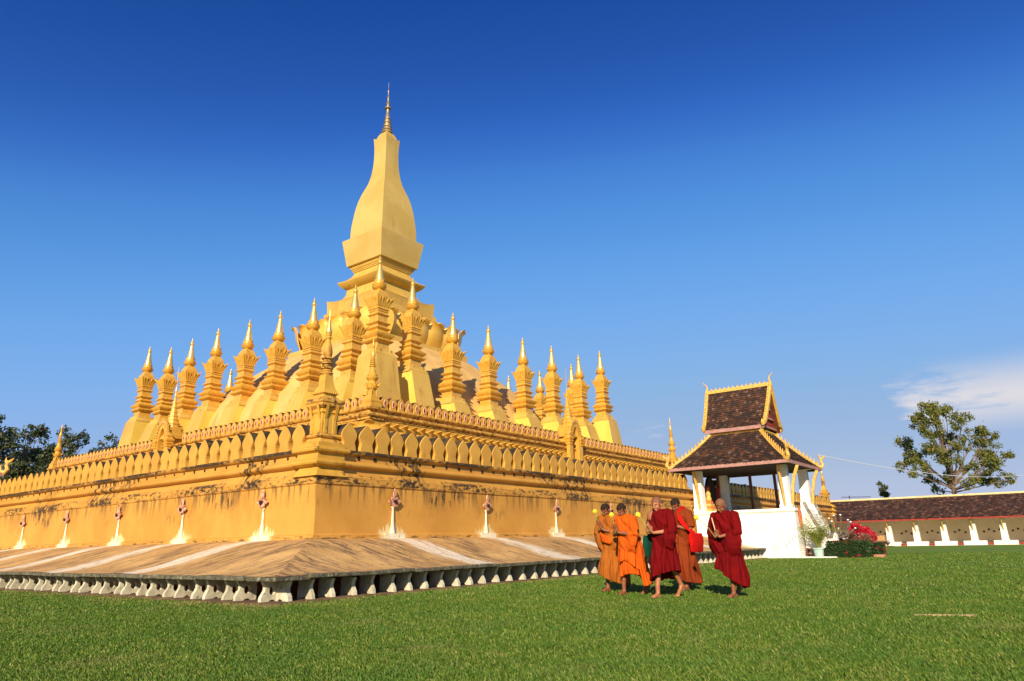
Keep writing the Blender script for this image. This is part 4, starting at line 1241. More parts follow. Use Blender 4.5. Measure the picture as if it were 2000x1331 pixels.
# ================================================================== entrance pavilion
def pavilion(label, loc, rz):
    rnd = random.Random(11)
    t = thing('entrance_pavilion', label, 'pavilion', loc, rz, 'tiled roof pavilions at the terrace gates')
    mb = MB()
    mb.sq([((2.46, 2.84), -0.1), ((2.46, 2.84), 0.30), ((2.42, 2.80), 0.34), ((2.40, 2.78), 0.36), ((2.40, 2.78), 2.36), ((2.44, 2.82), 2.40), ((2.47, 2.85), 2.44), ((2.47, 2.85), 2.55), ((2.43, 2.81), 2.585), ((2.0, 2.4), 2.59)], (0, -0.28))
    mb.build('base', 'white', t)
    # pillars: battered, white
    for px, py in ((-2.06, -2.62), (2.06, -2.62), (-2.06, 2.30), (2.06, 2.30)):
        mb = MB(); mb.sq([(0.31, 2.592), (0.31, 2.75), (0.27, 2.80), (0.235, 4.9), (0.235, 5.02)], (px, py))
        mb.build('pillar', 'white', t)
    for px, py in ((1.0, 2.25), (2.15, 0.6), (2.15, -0.9)):
        mb = MB(); mb.box((px, py, 3.85), (0.075, 0.075, 1.27)); mb.build('post', 'wood', t)
    # slanted eave brackets
    for px, py, ox, oy in ((-2.06, -2.62, -1, 0), (-2.06, -2.62, 0, -1), (2.06, -2.62, 0, -1), (2.06, -2.62, 1, 0), (-2.06, 2.20, -1, 0), (2.06, 2.20, 1, 0)):
        mb = MB()
        sx, sy = (0.0, 0.045) if ox else (0.045, 0.0)
        def q(o, z, s): return (px+ox*o+sx*s, py+oy*o+sy*s, z)
        prof = [(0.30, 2.72), (0.36, 2.70), (0.42, 3.1), (0.50, 3.6), (0.64, 4.2), (0.90, 4.84), (0.74, 4.86), (0.50, 4.3), (0.38, 3.75), (0.31, 3.2)]
        n = len(prof)
        P = [q(o, z, 1) for o, z in prof]+[q(o, z, -1) for o, z in prof]
        mb.add(P, [tuple(range(n)), tuple(range(2*n-1, n-1, -1))]+[((i+1) % n, i, n+i, n+(i+1) % n) for i in range(n)])
        mb.build('eave_bracket', 'goldtrim', t)
    # lower hipped roof
    E = [(-3.5, -3.35), (3.5, -3.35), (3.5, 3.42), (-3.5, 3.42)]
    T = [(-1.42, -1.42), (1.42, -1.42), (1.42, 1.42), (-1.42, 1.42)]
    ze, zt = 5.02, 7.05
    roof = None
    mb = MB()
    rg4 = [[((1-s)*e[0]+s*q[0], (1-s)*e[1]+s*q[1], ze+(zt-ze)*s-0.15*math.sin(math.pi*s)-0.03) for e, q in zip(E, T)] for s in (0, .25, .5, .75, 1)]
    P = [p for rg_ in rg4 for p in rg_]+[(p[0]*0.985, p[1]*0.985, ze-0.10) for p in E]
    F = [(16, 17, 18, 19), (20, 21, 22, 23)]
    for r_ in range(4):
        for k in range(4):
            F.append((4*r_+k, 4*r_+(k+1) % 4, 4*r_+4+(k+1) % 4, 4*r_+4+k))
    mb.add(P, F)
    roof = mb.build('lower_roof', 'dark', t)
    mb = MB()
    for k in range(4):
        j = (k+1) % 4
        tile_slope(mb, (*E[k], ze), (*E[j], ze), (*T[k], zt), (*T[j], zt), 19, 0.19, rnd, 0.10)
    tag(mb.build('roof_tiles', 'tile', roof, recalc=False), kind='stuff')
    for k in range(4):
        j = (k+1) % 4
        a, c = Vector((*E[k], ze)), Vector((*E[j], ze))
        mb = MB()
        dirv = (c-a).normalized(); out = Vector((dirv.y, -dirv.x, 0))
        n = int((c-a).length/0.14)
        poly = [(0, -0.13), ((c-a).length, -0.13)]
        for i in range(n, -1, -1):                 # scalloped top edge
            s = (c-a).length*i/n
            poly.append((s, 0.03+(0.03 if i % 2 else 0.0)))
        PP = [a+dirv*u+out*0.05+Vector((0, 0, w)) for u, w in poly]+[a+dirv*u-out*0.02+Vector((0, 0, w)) for u, w in poly]
        m_ = len(poly)
        mb.add(PP, [tuple(range(m_)), tuple(range(2*m_-1, m_-1, -1))]+[((i+1) % m_, i, m_+i, m_+(i+1) % m_) for i in range(m_)])
        mb.build('fascia', 'pinkwood', roof)
        # hip ridge with flame finials and a naga head at the foot
        mb = MB()
        pts = []
        for i in range(9):
            s = i/8
            p = Vector((*E[k], ze)).lerp(Vector((*T[k], zt)), s)
            pts.append(p+Vector((0, 0, 0.07-0.12*math.sin(math.pi*s))))
        mb.tube(pts, 0.078, 6)
        h = mb.build('hip_ridge', 'goldtrim', roof)
        dr = Vector((E[k][0], E[k][1], 0)).normalized()
        for i in range(1, 13):
            s = i/13
            p = Vector((*E[k], ze)).lerp(Vector((*T[k], zt)), s)+Vector((0, 0, 0.12-0.12*math.sin(math.pi*s)))
            mf = MB(); flame(mf, (0, 0, 0), (0, 0, 1), dr, 0.27, 0.06)
            mf.build('flame_finial', 'goldtrim', roof, loc=p)
        mb = MB()
        base = Vector((*E[k], ze+0.02))
        ctr = [base-dr*0.35+Vector((0, 0, .12)), base+dr*0.02+Vector((0, 0, .05)), base+dr*0.14+Vector((0, 0, .22)), base+dr*0.06+Vector((0, 0, .42)), base+dr*0.10+Vector((0, 0, .58)), base+dr*0.26+Vector((0, 0, .68)), base+dr*0.36+Vector((0, 0, .80))]
        mb.tube(ctr, [0.10, 0.12, 0.11, 0.085, 0.085, 0.07, 0.015], 7)
        flame(mb, base+dr*0.04+Vector((0, 0, .56)), (-dr.x*0.3, -dr.y*0.3, 1), dr, 0.32, 0.06)
        mb.build('naga_head', 'goldtrim', roof)
    mb = MB()                                        # gold band where the roofs meet
    for k in range(4):
        j = (k+1) % 4
        mb.tube([(*T[k], zt+0.05), (*T[j], zt+0.05)], 0.10, 6)
    mb.build('ridge_band', 'goldtrim', roof)
    mb = MB(); mb.sq([(1.25, 6.9), (1.25, 7.5)]); mb.build('neck', 'white', t)
    # upper gabled roof, ridge along y
    yr_, ye_, xe, zE, zR = 1.95, 1.78, 1.62, 7.30, 9.88
    mb = MB()
    n = 8
    def prof(s):      # s 0 eave .. 1 ridge, concave sweep
        x = xe*(1-s); z = zE+(zR-zE)*(s**1.22*0.85+s*0.15)
        return x, z, ye_+(yr_-ye_)*s
    for sg in (-1, 1):
        mb.grid(lambda u, v: (sg*prof(v)[0], (u*2-1)*prof(v)[2], prof(v)[1]), 1, n)
        mb.grid(lambda u, v: (sg*prof(v)[0]*0.97, (u*2-1)*prof(v)[2], prof(v)[1]-0.10), 1, n)
    up_roof = mb.build('upper_roof', 'wood', t)
    mb = MB()
    rows = 20
    for sg in (-1, 1):
        for k in range(4):
            s0, s1 = k/4, (k+1)/4
            (x0, z0, y0), (x1, z1, y1) = prof(s0), prof(s1)
            if sg < 0: tile_slope(mb, (-x0, y0, z0), (-x0, -y0, z0), (-x1, y1, z1), (-x1, -y1, z1), 5, 0.17, rnd)
            else: tile_slope(mb, (x0, -y0, z0), (x0, y0, z0), (x1, -y1, z1), (x1, y1, z1), 5, 0.17, rnd)
    tag(mb.build('roof_tiles', 'tile', up_roof, recalc=False), kind='stuff')
    for sg in (-1, 1):
        mb = MB(); mb.box((sg*(xe+0.02), 0, zE-0.06), (0.035, ye_+0.03, 0.10)); mb.build('fascia', 'pinkwood', up_roof)
    for ge in (-1, 1):
        mb = MB()
        for sg in (-1, 1):
            pts = []
            for i in range(9):
                x, z, y = prof(i/8)
                pts.append((sg*(x+(0.14 if i == 0 else 0)), ge*(y+0.02), z+0.07+(0.02 if i == 0 else 0)))
            for i in range(8):
                a, c = Vector(pts[i]), Vector(pts[i+1])
                dd = (c-a).normalized(); nn = Vector((0, 1, 0)).cross(dd).normalized()
                w1, w2 = nn*0.085, Vector((0, 0.10, 0))
                P = [a+w1+w2, a-w1+w2, a-w1-w2, a+w1-w2, c+w1+w2, c-w1+w2, c-w1-w2, c+w1-w2]
                mb.add(P, [(0, 1, 2, 3), (7, 6, 5, 4), (0, 4, 5, 1), (1, 5, 6, 2), (2, 6, 7, 3), (3, 7, 4, 0)])
        mb.build('bargeboard', 'goldtrim', up_roof)
        for sg in (-1, 1):                           # small flames along the bargeboards
            for i in range(1, 11):
                x, z, y = prof(i/11)
                mf = MB(); flame(mf, (0, 0, 0), (sg*0.55, 0, 1), (sg, 0, -0.6), 0.17, 0.05)
                mf.build('flame_finial', 'goldtrim', up_roof, loc=(sg*x, ge*(y+0.02), z+0.15))
            x, z, y = prof(0)
            mf = MB(); mf.tube([(sg*(x-0.05), ge*y, z+0.02), (sg*(x+0.16), ge*y, z+0.04), (sg*(x+0.24), ge*y, z+0.16), (sg*(x+0.20), ge*y, z+0.34)], [0.08, 0.09, 0.07, 0.015], 6)
            mf.build('naga_head', 'goldtrim', up_roof)
        # gable wall with slats
        mb = MB(); mb.prism([(-xe*0.9, zE), (xe*0.9, zE), (xe*0.45, zE+1.15), (0, zR-0.12), (-xe*0.45, zE+1.15)], ge*(ye_-0.35), ge*(ye_-0.30))
        gb = mb.build('gable', 'redwood', up_roof)
        for zz, ww in ((zE+0.05, 1.45), (zE+0.62, 1.0), (zE+1.2, 0.66), (zE+1.75, 0.34)):
            mb = MB(); mb.box((0, ge*(ye_-0.22), zz), (ww, 0.05, 0.05)); mb.build('slat', 'pinkwood', up_roof)
        # horn finial
        mb = MB()
        y = ge*(yr_+0.02)
        mb.tube([(0, y, zR-0.05), (0, y+ge*0.02, zR+0.18), (0, y-ge*0.04, zR+0.40), (0, y+ge*0.02, zR+0.56), (0, y+ge*0.16, zR+0.66), (0, y+ge*0.20, zR+0.80)], [0.12, 0.085, 0.05, 0.04, 0.03, 0.008], 7)
        mb.build('horn_finial', 'goldtrim', up_roof)
    mb = MB(); mb.box((0, 0, zR+0.07), (0.11, yr_-0.02, 0.10)); mb.build('ridge', 'goldtrim', up_roof)
    for i in range(13):
        yy = -yr_+0.3+i*(2*yr_-0.6)/12
        mf = MB(); flame(mf, (0, 0, 0), (0, 0, 1), (0, 1 if yy > 0 else -1, 0), 0.17, 0.055)
        mf.build('flame_finial', 'goldtrim', up_roof, loc=(0, yy, zR+0.165))
    # dark doorway with gilded frame in the terrace wall behind
    mb = MB(); mb.prism([(-0.95, 2.6), (-0.95, 4.0), (-0.6, 4.55), (-0.2, 4.75), (0.2, 4.55), (0.55, 4.0), (0.55, 2.6)], 2.26, 2.40); dr_ = mb.build('doorway', 'dark', t)
    mb = MB(); mb.box((-1.05, 2.20, 3.35), (0.10, 0.14, 0.75)); mb.build('door_jamb', 'redwood', dr_)
    mb = MB(); mb.box((0.65, 2.20, 3.35), (0.10, 0.14, 0.75)); mb.build('door_jamb', 'redwood', dr_)
    for i, (w_, z_) in enumerate(((0.42, 2.68), (0.36, 2.83), (0.28, 2.98), (0.20, 3.13))):
        mb = MB(); mb.box((-1.45, 2.0, z_), (w_, 0.3-i*0.04, 0.072)); mb.build('altar_step', 'orangepaint' if i % 2 else 'goldtrim', dr_)
    mb = MB(); mb.lathe([(0.14, 3.2), (0.18, 3.3), (0.12, 3.5), (0.15, 3.62), (0.06, 3.8), (0.01, 4.0)], 10, (-1.45, 2.0, 0)); mb.build('altar_finial', 'goldtrim', dr_)
    # stair with curved balustrades
    mb = MB()
    nst = 12; sl_ = 0.54
    for i in range(nst):
        z1 = 2.55*(1-i/nst)
        mb.box((0, -3.14-(0.125+0.25*i)*sl_, z1/2-0.02), (0.95, 0.126*sl_, z1/2))
    tag(mb.build('stair', 'white', t), None)
    for sg in (-1, 1):
        poly = [(-3.13, 0.0), (-3.13, 2.9), (-3.35, 2.85), (-3.7, 2.35), (-4.2, 1.75), (-4.8, 1.25), (-5.4, 0.95), (-5.9, 0.95), (-6.2, 1.25), (-6.35, 1.2), (-6.4, 0.8), (-6.3, 0.0)]
        poly = [(-3.13+(y_+3.13)*0.50, z_) for y_, z_ in poly]
        mb = MB(); mb.prism(poly, sg*1.0, sg*1.32, plane='yz'); bl = mb.build('balustrade', 'white', t)
        mb = MB(); mb.tube([(sg*1.16, y_, z_+0.03) for y_, z_ in poly[2:10]], [0.13, 0.14, 0.15, 0.15, 0.15, 0.16, 0.14, 0.06], 8)
        mb.build('naga_body', MAT['stone_grey'], bl, smooth=60)
    for sx in (-1.75, 1.75):                         # orange carved flames beside the stair head
        mb = MB(); mb.prism([(sx-0.20, 2.58), (sx+0.2, 2.58), (sx+0.26, 2.1), (sx+0.12, 1.75), (sx+0.16, 1.5), (sx-0.02, 1.62), (sx-0.12, 2.0)], -3.155, -3.122)
        mb.build('carved_flame', 'orangepaint', t)
    return t
MAT['stone_grey'] = simple('mossy_grey_stone', (0.26, 0.22, 0.16), (0.14, 0.12, 0.09), 5, 0.9, 0.4, [(7, 0.56, 0.66, (1, 1, 1), (0.40, 0.36, 0.28))])
pavilion('white gate pavilion with two tiered brown tile roof beside the monks', (-1.7, -31.75, 0), 0).scale = (0.93, 0.93, 0.93)
pavilion('second gate pavilion at the left edge, only a golden roof corner showing', (-31.75, -1.9, 0), -math.pi/2).scale = (0.93, 0.93, 0.93)
# paved slab in front of the pavilion stair
b = MB(); b.box((-2.0, -35.3, 0.02), (2.0, 0.95, 0.04)); tag(b.build('stair_landing', 'white'), kind='structure')
# hanging bell lamp
lamp = thing('bell_lamp', 'white bell shaped lamp hanging under the right eave of the pavilion', 'lamp', (0.0, -34.55, 4.55))
b = MB(); b.lathe([(0.17, 0.0), (0.175, 0.02), (0.12, 0.12), (0.06, 0.22), (0.03, 0.26)], 14); b.build('shade', 'white', lamp, smooth=50)
b = MB(); b.tube([(0, 0, 0.24), (0, 0, 0.45)], 0.012, 6); b.build('cord', 'dark', lamp)

# ================================================================== cloister along the court
clo = thing('cloister', 'long white cloister with brown tiled roof along the right of the court', 'cloister')
CX, CY0, CY1 = 33.0, -60.0, 8.0
b = MB(); b.box((CX+3.05, (CY0+CY1)/2, 1.7), (0.12, (CY1-CY0)/2, 1.75)); b.build('back_wall', 'cloisterwall', clo)
b = MB(); b.box((CX+1.4, (CY0+CY1)/2, 0.09), (1.75, (CY1-CY0)/2, 0.10)); b.build('floor', 'cloisterwall', clo)
b = MB(); b.box((CX-0.354, (CY0+CY1)/2, 0.11), (0.003, (CY1-CY0)/2, 0.10)); b.build('step_riser', 'redwood', clo)
b = MB()
P = [(CX-0.95, CY0, 2.34), (CX-0.95, CY1, 2.34), (CX+2.7, CY1, 4.28), (CX+2.7, CY0, 4.28), (CX+6.0, CY0, 2.5), (CX+6.0, CY1, 2.5), (CX-0.95, CY0, 2.24), (CX-0.95, CY1, 2.24), (CX+2.7, CY1, 4.1), (CX+2.7, CY0, 4.1)]
b.add(P, [(0, 3, 2, 1), (3, 4, 5, 2)]); b.mi = 1; b.add(P, [(6, 7, 8, 9)])
crf = b.build('roof', ['dark', 'cloisterwall'], clo)
rnd = random.Random(21)
b = MB(); tile_slope(b, (CX-0.98, -47.0, 2.35), (CX-0.98, -20.0, 2.35), (CX+2.7, -47.0, 4.30), (CX+2.7, -20.0, 4.30), 24, 0.21, rnd, 0.05)
tag(b.build('roof_tiles', 'tile2', crf, recalc=False), kind='stuff')
b = MB(); tile_slope(b, (CX-0.98, -60.0, 2.35), (CX-0.98, -47.0, 2.35), (CX+2.7, -60.0, 4.30), (CX+2.7, -47.0, 4.30), 16, 0.4, rnd, 0.05)
tile_slope(b, (CX-0.98, -20.0, 2.35), (CX-0.98, 8.0, 2.35), (CX+2.7, -20.0, 4.30), (CX+2.7, 8.0, 4.30), 16, 0.4, rnd, 0.05)
tag(b.build('roof_tiles', 'tile2', crf, recalc=False), kind='stuff')
MAT['ridgecream'] = simple('cream_ridge_mortar', (0.74, 0.58, 0.28), (0.64, 0.48, 0.22), 2, 0.8, 0.2)
b = MB(); b.tube([(CX+2.7, CY0, 4.33), (CX+2.7, CY1, 4.33)], 0.13, 8); b.build('ridge', 'ridgecream', crf)
b = MB(); b.box((CX-0.99, (CY0+CY1)/2, 2.26), (0.03, (CY1-CY0)/2, 0.07)); b.build('fascia', 'redwood', crf)
col = MB(); col.sq([(0.26, 0.0), (0.245, 0.5), (0.20, 2.0), (0.17, 2.45)]); COLM = col.mesh('column', 'white')
pl_ = MB(); pl_.frustum(0, (0.32, 0.86), 0.36, (0.315, 0.85)); PLM = pl_.mesh('plinth', 'white')
brk = MB(); brk.prism([(0.0, 0.0), (0.0, 0.5), (-0.72, 1.12), (-0.80, 1.08), (-0.25, 0.45), (-0.07, -0.02)], -0.045, 0.045); BRK = brk.mesh('bracket', 'goldtrim')
vh = MB(); vh.lathe([(0.085, -0.02), (0.085, 0.03), (0.06, 0.03)], 10)
for i in range(len(vh.v)): x_, y_, z_ = vh.v[i]; vh.v[i] = (-z_, x_, y_)
VHM = vh.mesh('vent_hole', 'dark')
cut = simple('hole_rim', (0.5, 0.42, 0.3), (0.4, 0.33, 0.22), 5, 0.8, 0)
k = -12
while True:
    y = -32.74-2.185*k
    k += 1
    if y > 7: continue
    if y < -59: break
    c_ = link('column', COLM, clo, (CX, y, 0.30))
    link('bracket', BRK, c_, (-0.20, 0, 0.95))
    link('plinth', PLM, clo, (CX-0.06, y, 0.0))
    if y < -26:
        for q, (dy, dz) in enumerate(((-0.55, 1.12), (-0.95, 1.27), (-1.35, 1.10), (-1.75, 1.25))):
            link('vent_hole', VHM, clo, (CX+2.915, y+dy+rnd.uniform(-.04, .04), dz+rnd.uniform(-.03, .03)))

# stack of boards leaning by the cloister
bd = thing('board_stack', 'tan wooden boards leaning against the cloister beside the red bougainvillea', 'boards', (29.0, -32.2, 0))
MAT['board'] = simple('weathered_tan_board', (0.42, 0.27, 0.10), (0.30, 0.17, 0.06), 4, 0.8, 0.3)
for i in range(7):
    b = MB(); b.box((0.02*i, 0.62-0.205*i, 0.48), (0.02, 0.098, 0.48+rnd.uniform(-.03, .03))); b.build('board', 'board', bd).rotation_euler = (0, R(9), 0)

# ================================================================== leaves
def leaf_cloud(pts, size, rnd, mat, name, parent, aspect=0.55, flat=0.0):
    """one small folded diamond per point"""
    n = len(pts)
    rg = np.random.RandomState(rnd)
    P = np.asarray(pts, float)
    d = rg.normal(size=(n, 3)); d[:, 2] *= (1-flat); d /= np.linalg.norm(d, axis=1)[:, None]
    e = rg.normal(size=(n, 3)); e -= (e*d).sum(1)[:, None]*d; e /= np.linalg.norm(e, axis=1)[:, None]
    s = size*(0.6+0.8*rg.rand(n))[:, None]
    V = np.empty((n, 4, 3))
    V[:, 0] = P-d*s*0.5; V[:, 1] = P+e*s*aspect*0.5+d*s*0.05; V[:, 2] = P+d*s*0.5; V[:, 3] = P-e*s*aspect*0.5+d*s*0.05
    me = bpy.data.meshes.new(name)
    me.vertices.add(n*4); me.vertices.foreach_set('co', V.reshape(-1))
    me.loops.add(n*4); me.loops.foreach_set('vertex_index', np.arange(n*4, dtype=np.int32))
    me.polygons.add(n); me.polygons.foreach_set('loop_start', np.arange(0, n*4, 4, dtype=np.int32))
    me.update(calc_edges=True)
    me.materials.append(MAT[mat])
    return link(name, me, parent)

def bez(a, b, c, n=6):
    a, b, c = Vector(a), Vector(b), Vector(c)
    return [a*(1-t)**2+b*2*t*(1-t)+c*t*t for t in [i/n for i in range(n+1)]]
def tree(name, label, base, clumps, trunk_r, leaf_n, leaf_s, seed, mat='leaf', bark='bark', fork=None, group=None, twig=5, spread=1.0):
    """clumps: (dx, dy, z, r) relative to base; limbs run from the trunk to every clump"""
    rnd = random.Random(seed); rg = np.random.RandomState(seed)
    t = thing(name, label, 'tree', base, 0, group)
    zt = max(c[2] for c in clumps)
    fork = fork or zt*0.42
    mb = MB()
    lean = (rnd.uniform(-.4, .4), rnd.uniform(-.4, .4))
    tr = [(0, 0, -0.2), (lean[0]*0.2, lean[1]*0.2, fork*0.5), (lean[0]*0.6, lean[1]*0.6, fork), (lean[0], lean[1], zt*0.8), (lean[0]*1.2, lean[1]*1.2, zt*0.97)]
    mb.tube(tr, [trunk_r*1.25, trunk_r, trunk_r*0.85, trunk_r*0.30, trunk_r*0.06], 8)
    pts = []
    tot = sum(c[3]**2 for c in clumps)
    for (dx, dy, z, r) in clumps:
        z0 = max(fork*0.7, min(z-0.5, fork+(z-fork)*rnd.uniform(0.1, 0.45)))
        k = min(1, z0/zt)
        s = (lean[0]*k, lean[1]*k, z0)
        midp = (dx*0.45+rnd.uniform(-.3, .3), dy*0.45+rnd.uniform(-.3, .3), z0+(z-z0)*0.42)
        bz = bez(s, midp, (dx, dy, z))
        rr = trunk_r*(0.22+0.22*min(1, r/1.6))
        mb.tube(bz, [rr*(1-0.85*i/6) for i in range(7)], 5)
        for q in range(twig):
            i0 = rnd.randint(2, 5)
            a = bz[i0]
            u = Vector((rnd.gauss(0, 1), rnd.gauss(0, 1), rnd.gauss(0.2, .8))).normalized()*r*rnd.uniform(.6, 1.05)
            e = Vector((dx, dy, z))+u
            mb.tube(bez(a, (a+e)/2+Vector((0, 0, .2*r)), e, 3), [rr*0.35, rr*0.25, rr*0.15, rr*0.05], 4)
        n = int(leaf_n*r*r/tot)
        # leaves gather in small tufts inside each clump
        nt = max(4, int(10*r))
        tuft = rg.normal(size=(nt, 3)); tuft /= np.linalg.norm(tuft, axis=1)[:, None]
        tuft *= (r*spread*rg.rand(nt)**0.45)[:, None]
        ch = rg.randint(0, nt, n)
        p = tuft[ch]+rg.normal(size=(n, 3))*0.19*r**0.5
        pts.append(p+np.array([dx, dy, z]))
    mb.build('trunk', bark, t, smooth=60)
    leaf_cloud(np.concatenate(pts), leaf_s, seed, mat, 'crown', t)
    return t
# big open tree beyond the cloister
rr_ = random.Random(4)
cl = []
for zx, zy, r in ((880, 450, 100), (940, 540, 110), (1050, 490, 80), (780, 600, 100), (880, 680, 120), (760, 520, 70), (540, 740, 95), (600, 850, 85), (520, 920, 70), (640, 930, 80), (480, 980, 50), (700, 990, 80), (860, 830, 110), (980, 940, 90), (1170, 620, 100), (1230, 740, 110), (1370, 710, 90), (1350, 840, 90), (1280, 940, 110), (1390, 1040, 100), (1500, 950, 60), (1230, 1110, 100), (1330, 1130, 90), (740, 1110, 80), (790, 1210, 60), (1100, 860, 80), (1120, 1010, 80), (1480, 1150, 70), (1010, 720, 90), (1150, 1180, 70), (920, 1090, 70), (620, 1060, 60)):
    cl.append((rr_.uniform(-3.2, 3.2), -(zx-970)/95.5, 5.65+(1240-zy)/80.8, r/88.0))
tree('court_tree', 'tall open crowned tree with olive leaves standing behind the cloister roof', (55, -36.7, 0), cl, 0.28, 19000, 0.26, 12, fork=5.2)
# dark trees behind the left end of the terrace
def blob_tree(label, x, y, H, w, seed, n=9000, mat='leaf_dark'):
    rnd = random.Random(seed)
    cl = []
    for i in range(20):
        z = H*rnd.uniform(0.42, 0.97)
        rad = w*(1-((z/H-0.62)/0.5)**2)**0.5 if abs((z/H-0.62)/0.5) < 1 else 0.2
        a = rnd.uniform(0, 2*math.pi); q = rad*rnd.uniform(.3, 1)
        cl.append((q*math.cos(a), q*math.sin(a), z, rnd.uniform(0.8, 1.5)*w/4.0))
    tree('court_tree', label, (x, y, 0), cl, 0.3, n, 0.36, seed, mat, group='dark trees behind the terrace', twig=4)
blob_tree('dark leafy tree at the left picture edge behind the terrace', -13.5, 56, 17.6, 4.6, 31, 8500)
blob_tree('dark rounded tree left of the far left upper terrace spire', -7.0, 59, 17.2, 5.2, 32, 9000)
blob_tree('dark tree rising right behind the far left upper terrace spire', -2.2, 62, 17.8, 4.6, 33, 6500)
blob_tree('lower dark tree at the right end of the tree row, beside the stupa piers', 3.4, 66, 18.2, 4.2, 34, 6500)
blob_tree('shadowy low tree filling the gap below the taller dark trees', -9.5, 50, 11.5, 4.5, 36, 9000)
tree('small_tree', 'tiny dark tree top showing above the cloister ridge', (70, -27.0, 0), [(0, 0, 6.9, 0.75), (0.2, 0.2, 7.6, 0.55), (-.2, -.1, 6.2, .5)], 0.12, 900, 0.3, 41, 'leaf_dark', fork=5.5, twig=3)
an = thing('roof_antenna', 'thin dark antenna bars sticking up behind the cloister ridge', 'antenna', (62, -24.0, 0))
b = MB(); b.tube([(0, 0, 0), (0, 0, 6.15)], 0.05, 6); b.build('mast', 'dark', an)
b = MB(); b.tube([(0, 1.0, 6.0), (0, -2.6, 5.85)], 0.045, 6); b.build('boom', 'dark', an)

# ================================================================== planting by the pavilion stair
def hedge(label, x0, x1, y0, y1, h, seed, n):
    rg = np.random.RandomState(seed)
    t = thing('clipped_hedge', label, 'hedge', ((x0+x1)/2, (y0+y1)/2, 0), 0, 'clipped hedges by the stair')
    hx, hy = (x1-x0)/2, (y1-y0)/2
    mb = MB(); mb.frustum(0.0, (hx*0.86, hy*0.90), h*0.90, (hx*0.86, hy*0.90)); mb.build('hedge_core', 'leaf_core', t)
    p = rg.uniform(-1, 1, (n, 3))
    ax = rg.randint(0, 3, n); sg = np.where(rg.rand(n) < .5, -1, 1)
    for i in range(n): p[i, ax[i]] = sg[i]*(1 if ax[i] < 2 else 1)
    p *= 1+rg.normal(size=(n, 1))*0.035
    p = np.column_stack([p[:, 0]*hx, p[:, 1]*hy, (p[:, 2]*0.5+0.5)*h])
    p = p[p[:, 2] > 0.0]
    leaf_cloud(p, 0.075, seed, 'leaf_hedge', 'foliage', t, 0.6)
    q = p[rg.randint(0, len(p), 26)]
    for k in range(0, 22):
        c = q[k]
        pts = c+rg.normal(size=(14, 3))*0.03
        leaf_cloud(pts, 0.07, seed+k, 'petal_red', 'flower', t, 0.8)
MAT['leaf_core'] = simple('hedge_core_dark', (0.012, 0.022, 0.007), (0.02, 0.035, 0.01), 10, 0.9, 0.4)
hedge('long clipped dark green hedge with red flowers beside the pavilion stair', -3.75, -2.9, -37.55, -35.85, 0.74, 51, 5200)
hedge('short clipped hedge standing just right of the long hedge', -2.3, -1.6, -38.0, -37.35, 0.62, 52, 2000)
b = MB(); b.sq([((0.3, 0.22), 0.0), ((0.3, 0.22), 0.10), ((0.27, 0.19), 0.12)], (-2.9, -37.95)); 
MAT['terracotta'] = simple('terracotta', (0.46, 0.22, 0.12), (0.36, 0.16, 0.08), 6, 0.8, 0.2)
tag(b.build('drain_cover', 'terracotta'), 'pale terracotta block lying on the lawn at the hedge foot', 'block')

def bush(name, label, cat, loc, ells, n, size, seed, mat, parts='foliage', stems=6):
    rg = np.random.RandomState(seed); rnd = random.Random(seed)
    t = thing(name, label, cat, loc)
    pts = []
    tot = sum(e[3]*e[4]*e[5] for e in ells)
    mb = MB()
    for e in ells:
        k = int(n*e[3]*e[4]*e[5]/tot)
        d = rg.normal(size=(k, 3)); d /= np.linalg.norm(d, axis=1)[:, None]; d *= (rg.rand(k)**0.4)[:, None]
        pts.append(d*np.array(e[3:6])+np.array(e[:3]))
        for s in range(stems):
            u = Vector((rnd.uniform(-1, 1)*e[3], rnd.uniform(-1, 1)*e[4], rnd.uniform(0, .8)*e[5]))
            mb.tube(bez((0, 0, 0), (e[0]*0.4, e[1]*0.4, e[2]*0.6), Vector(e[:3])+u, 4), [0.025, 0.02, 0.015, 0.01, 0.005], 5)
    mb.build('stem', 'bark', t)
    leaf_cloud(np.concatenate(pts), size, seed, mat, parts, t, 0.7)
    return t
bush('bougainvillea', 'bright red bougainvillea bush behind the hedge', 'shrub', (-0.7, -36.9, 0), [(0, 0.25, 1.25, .4, .38, .34), (0.1, -0.1, 1.12, .42, .36, .34), (0, -0.42, 0.9, .34, .28, .30), (0.1, 0.45, 1.5, .2, .18, .2), (0, 0.0, 0.6, .4, .42, .4)], 2400, 0.11, 61, 'petal_red', 'blossom')
bush('flowering_shrub', 'dusty pink and green shrub between the hedge and the red bougainvillea', 'shrub', (-1.8, -36.55, 0), [(0, 0.2, 0.85, .55, .55, .4), (0, -0.55, 0.75, .5, .5, .4), (0, -0.1, 0.4, .6, .9, .45)], 3200, 0.09, 62, 'leaf_pink')
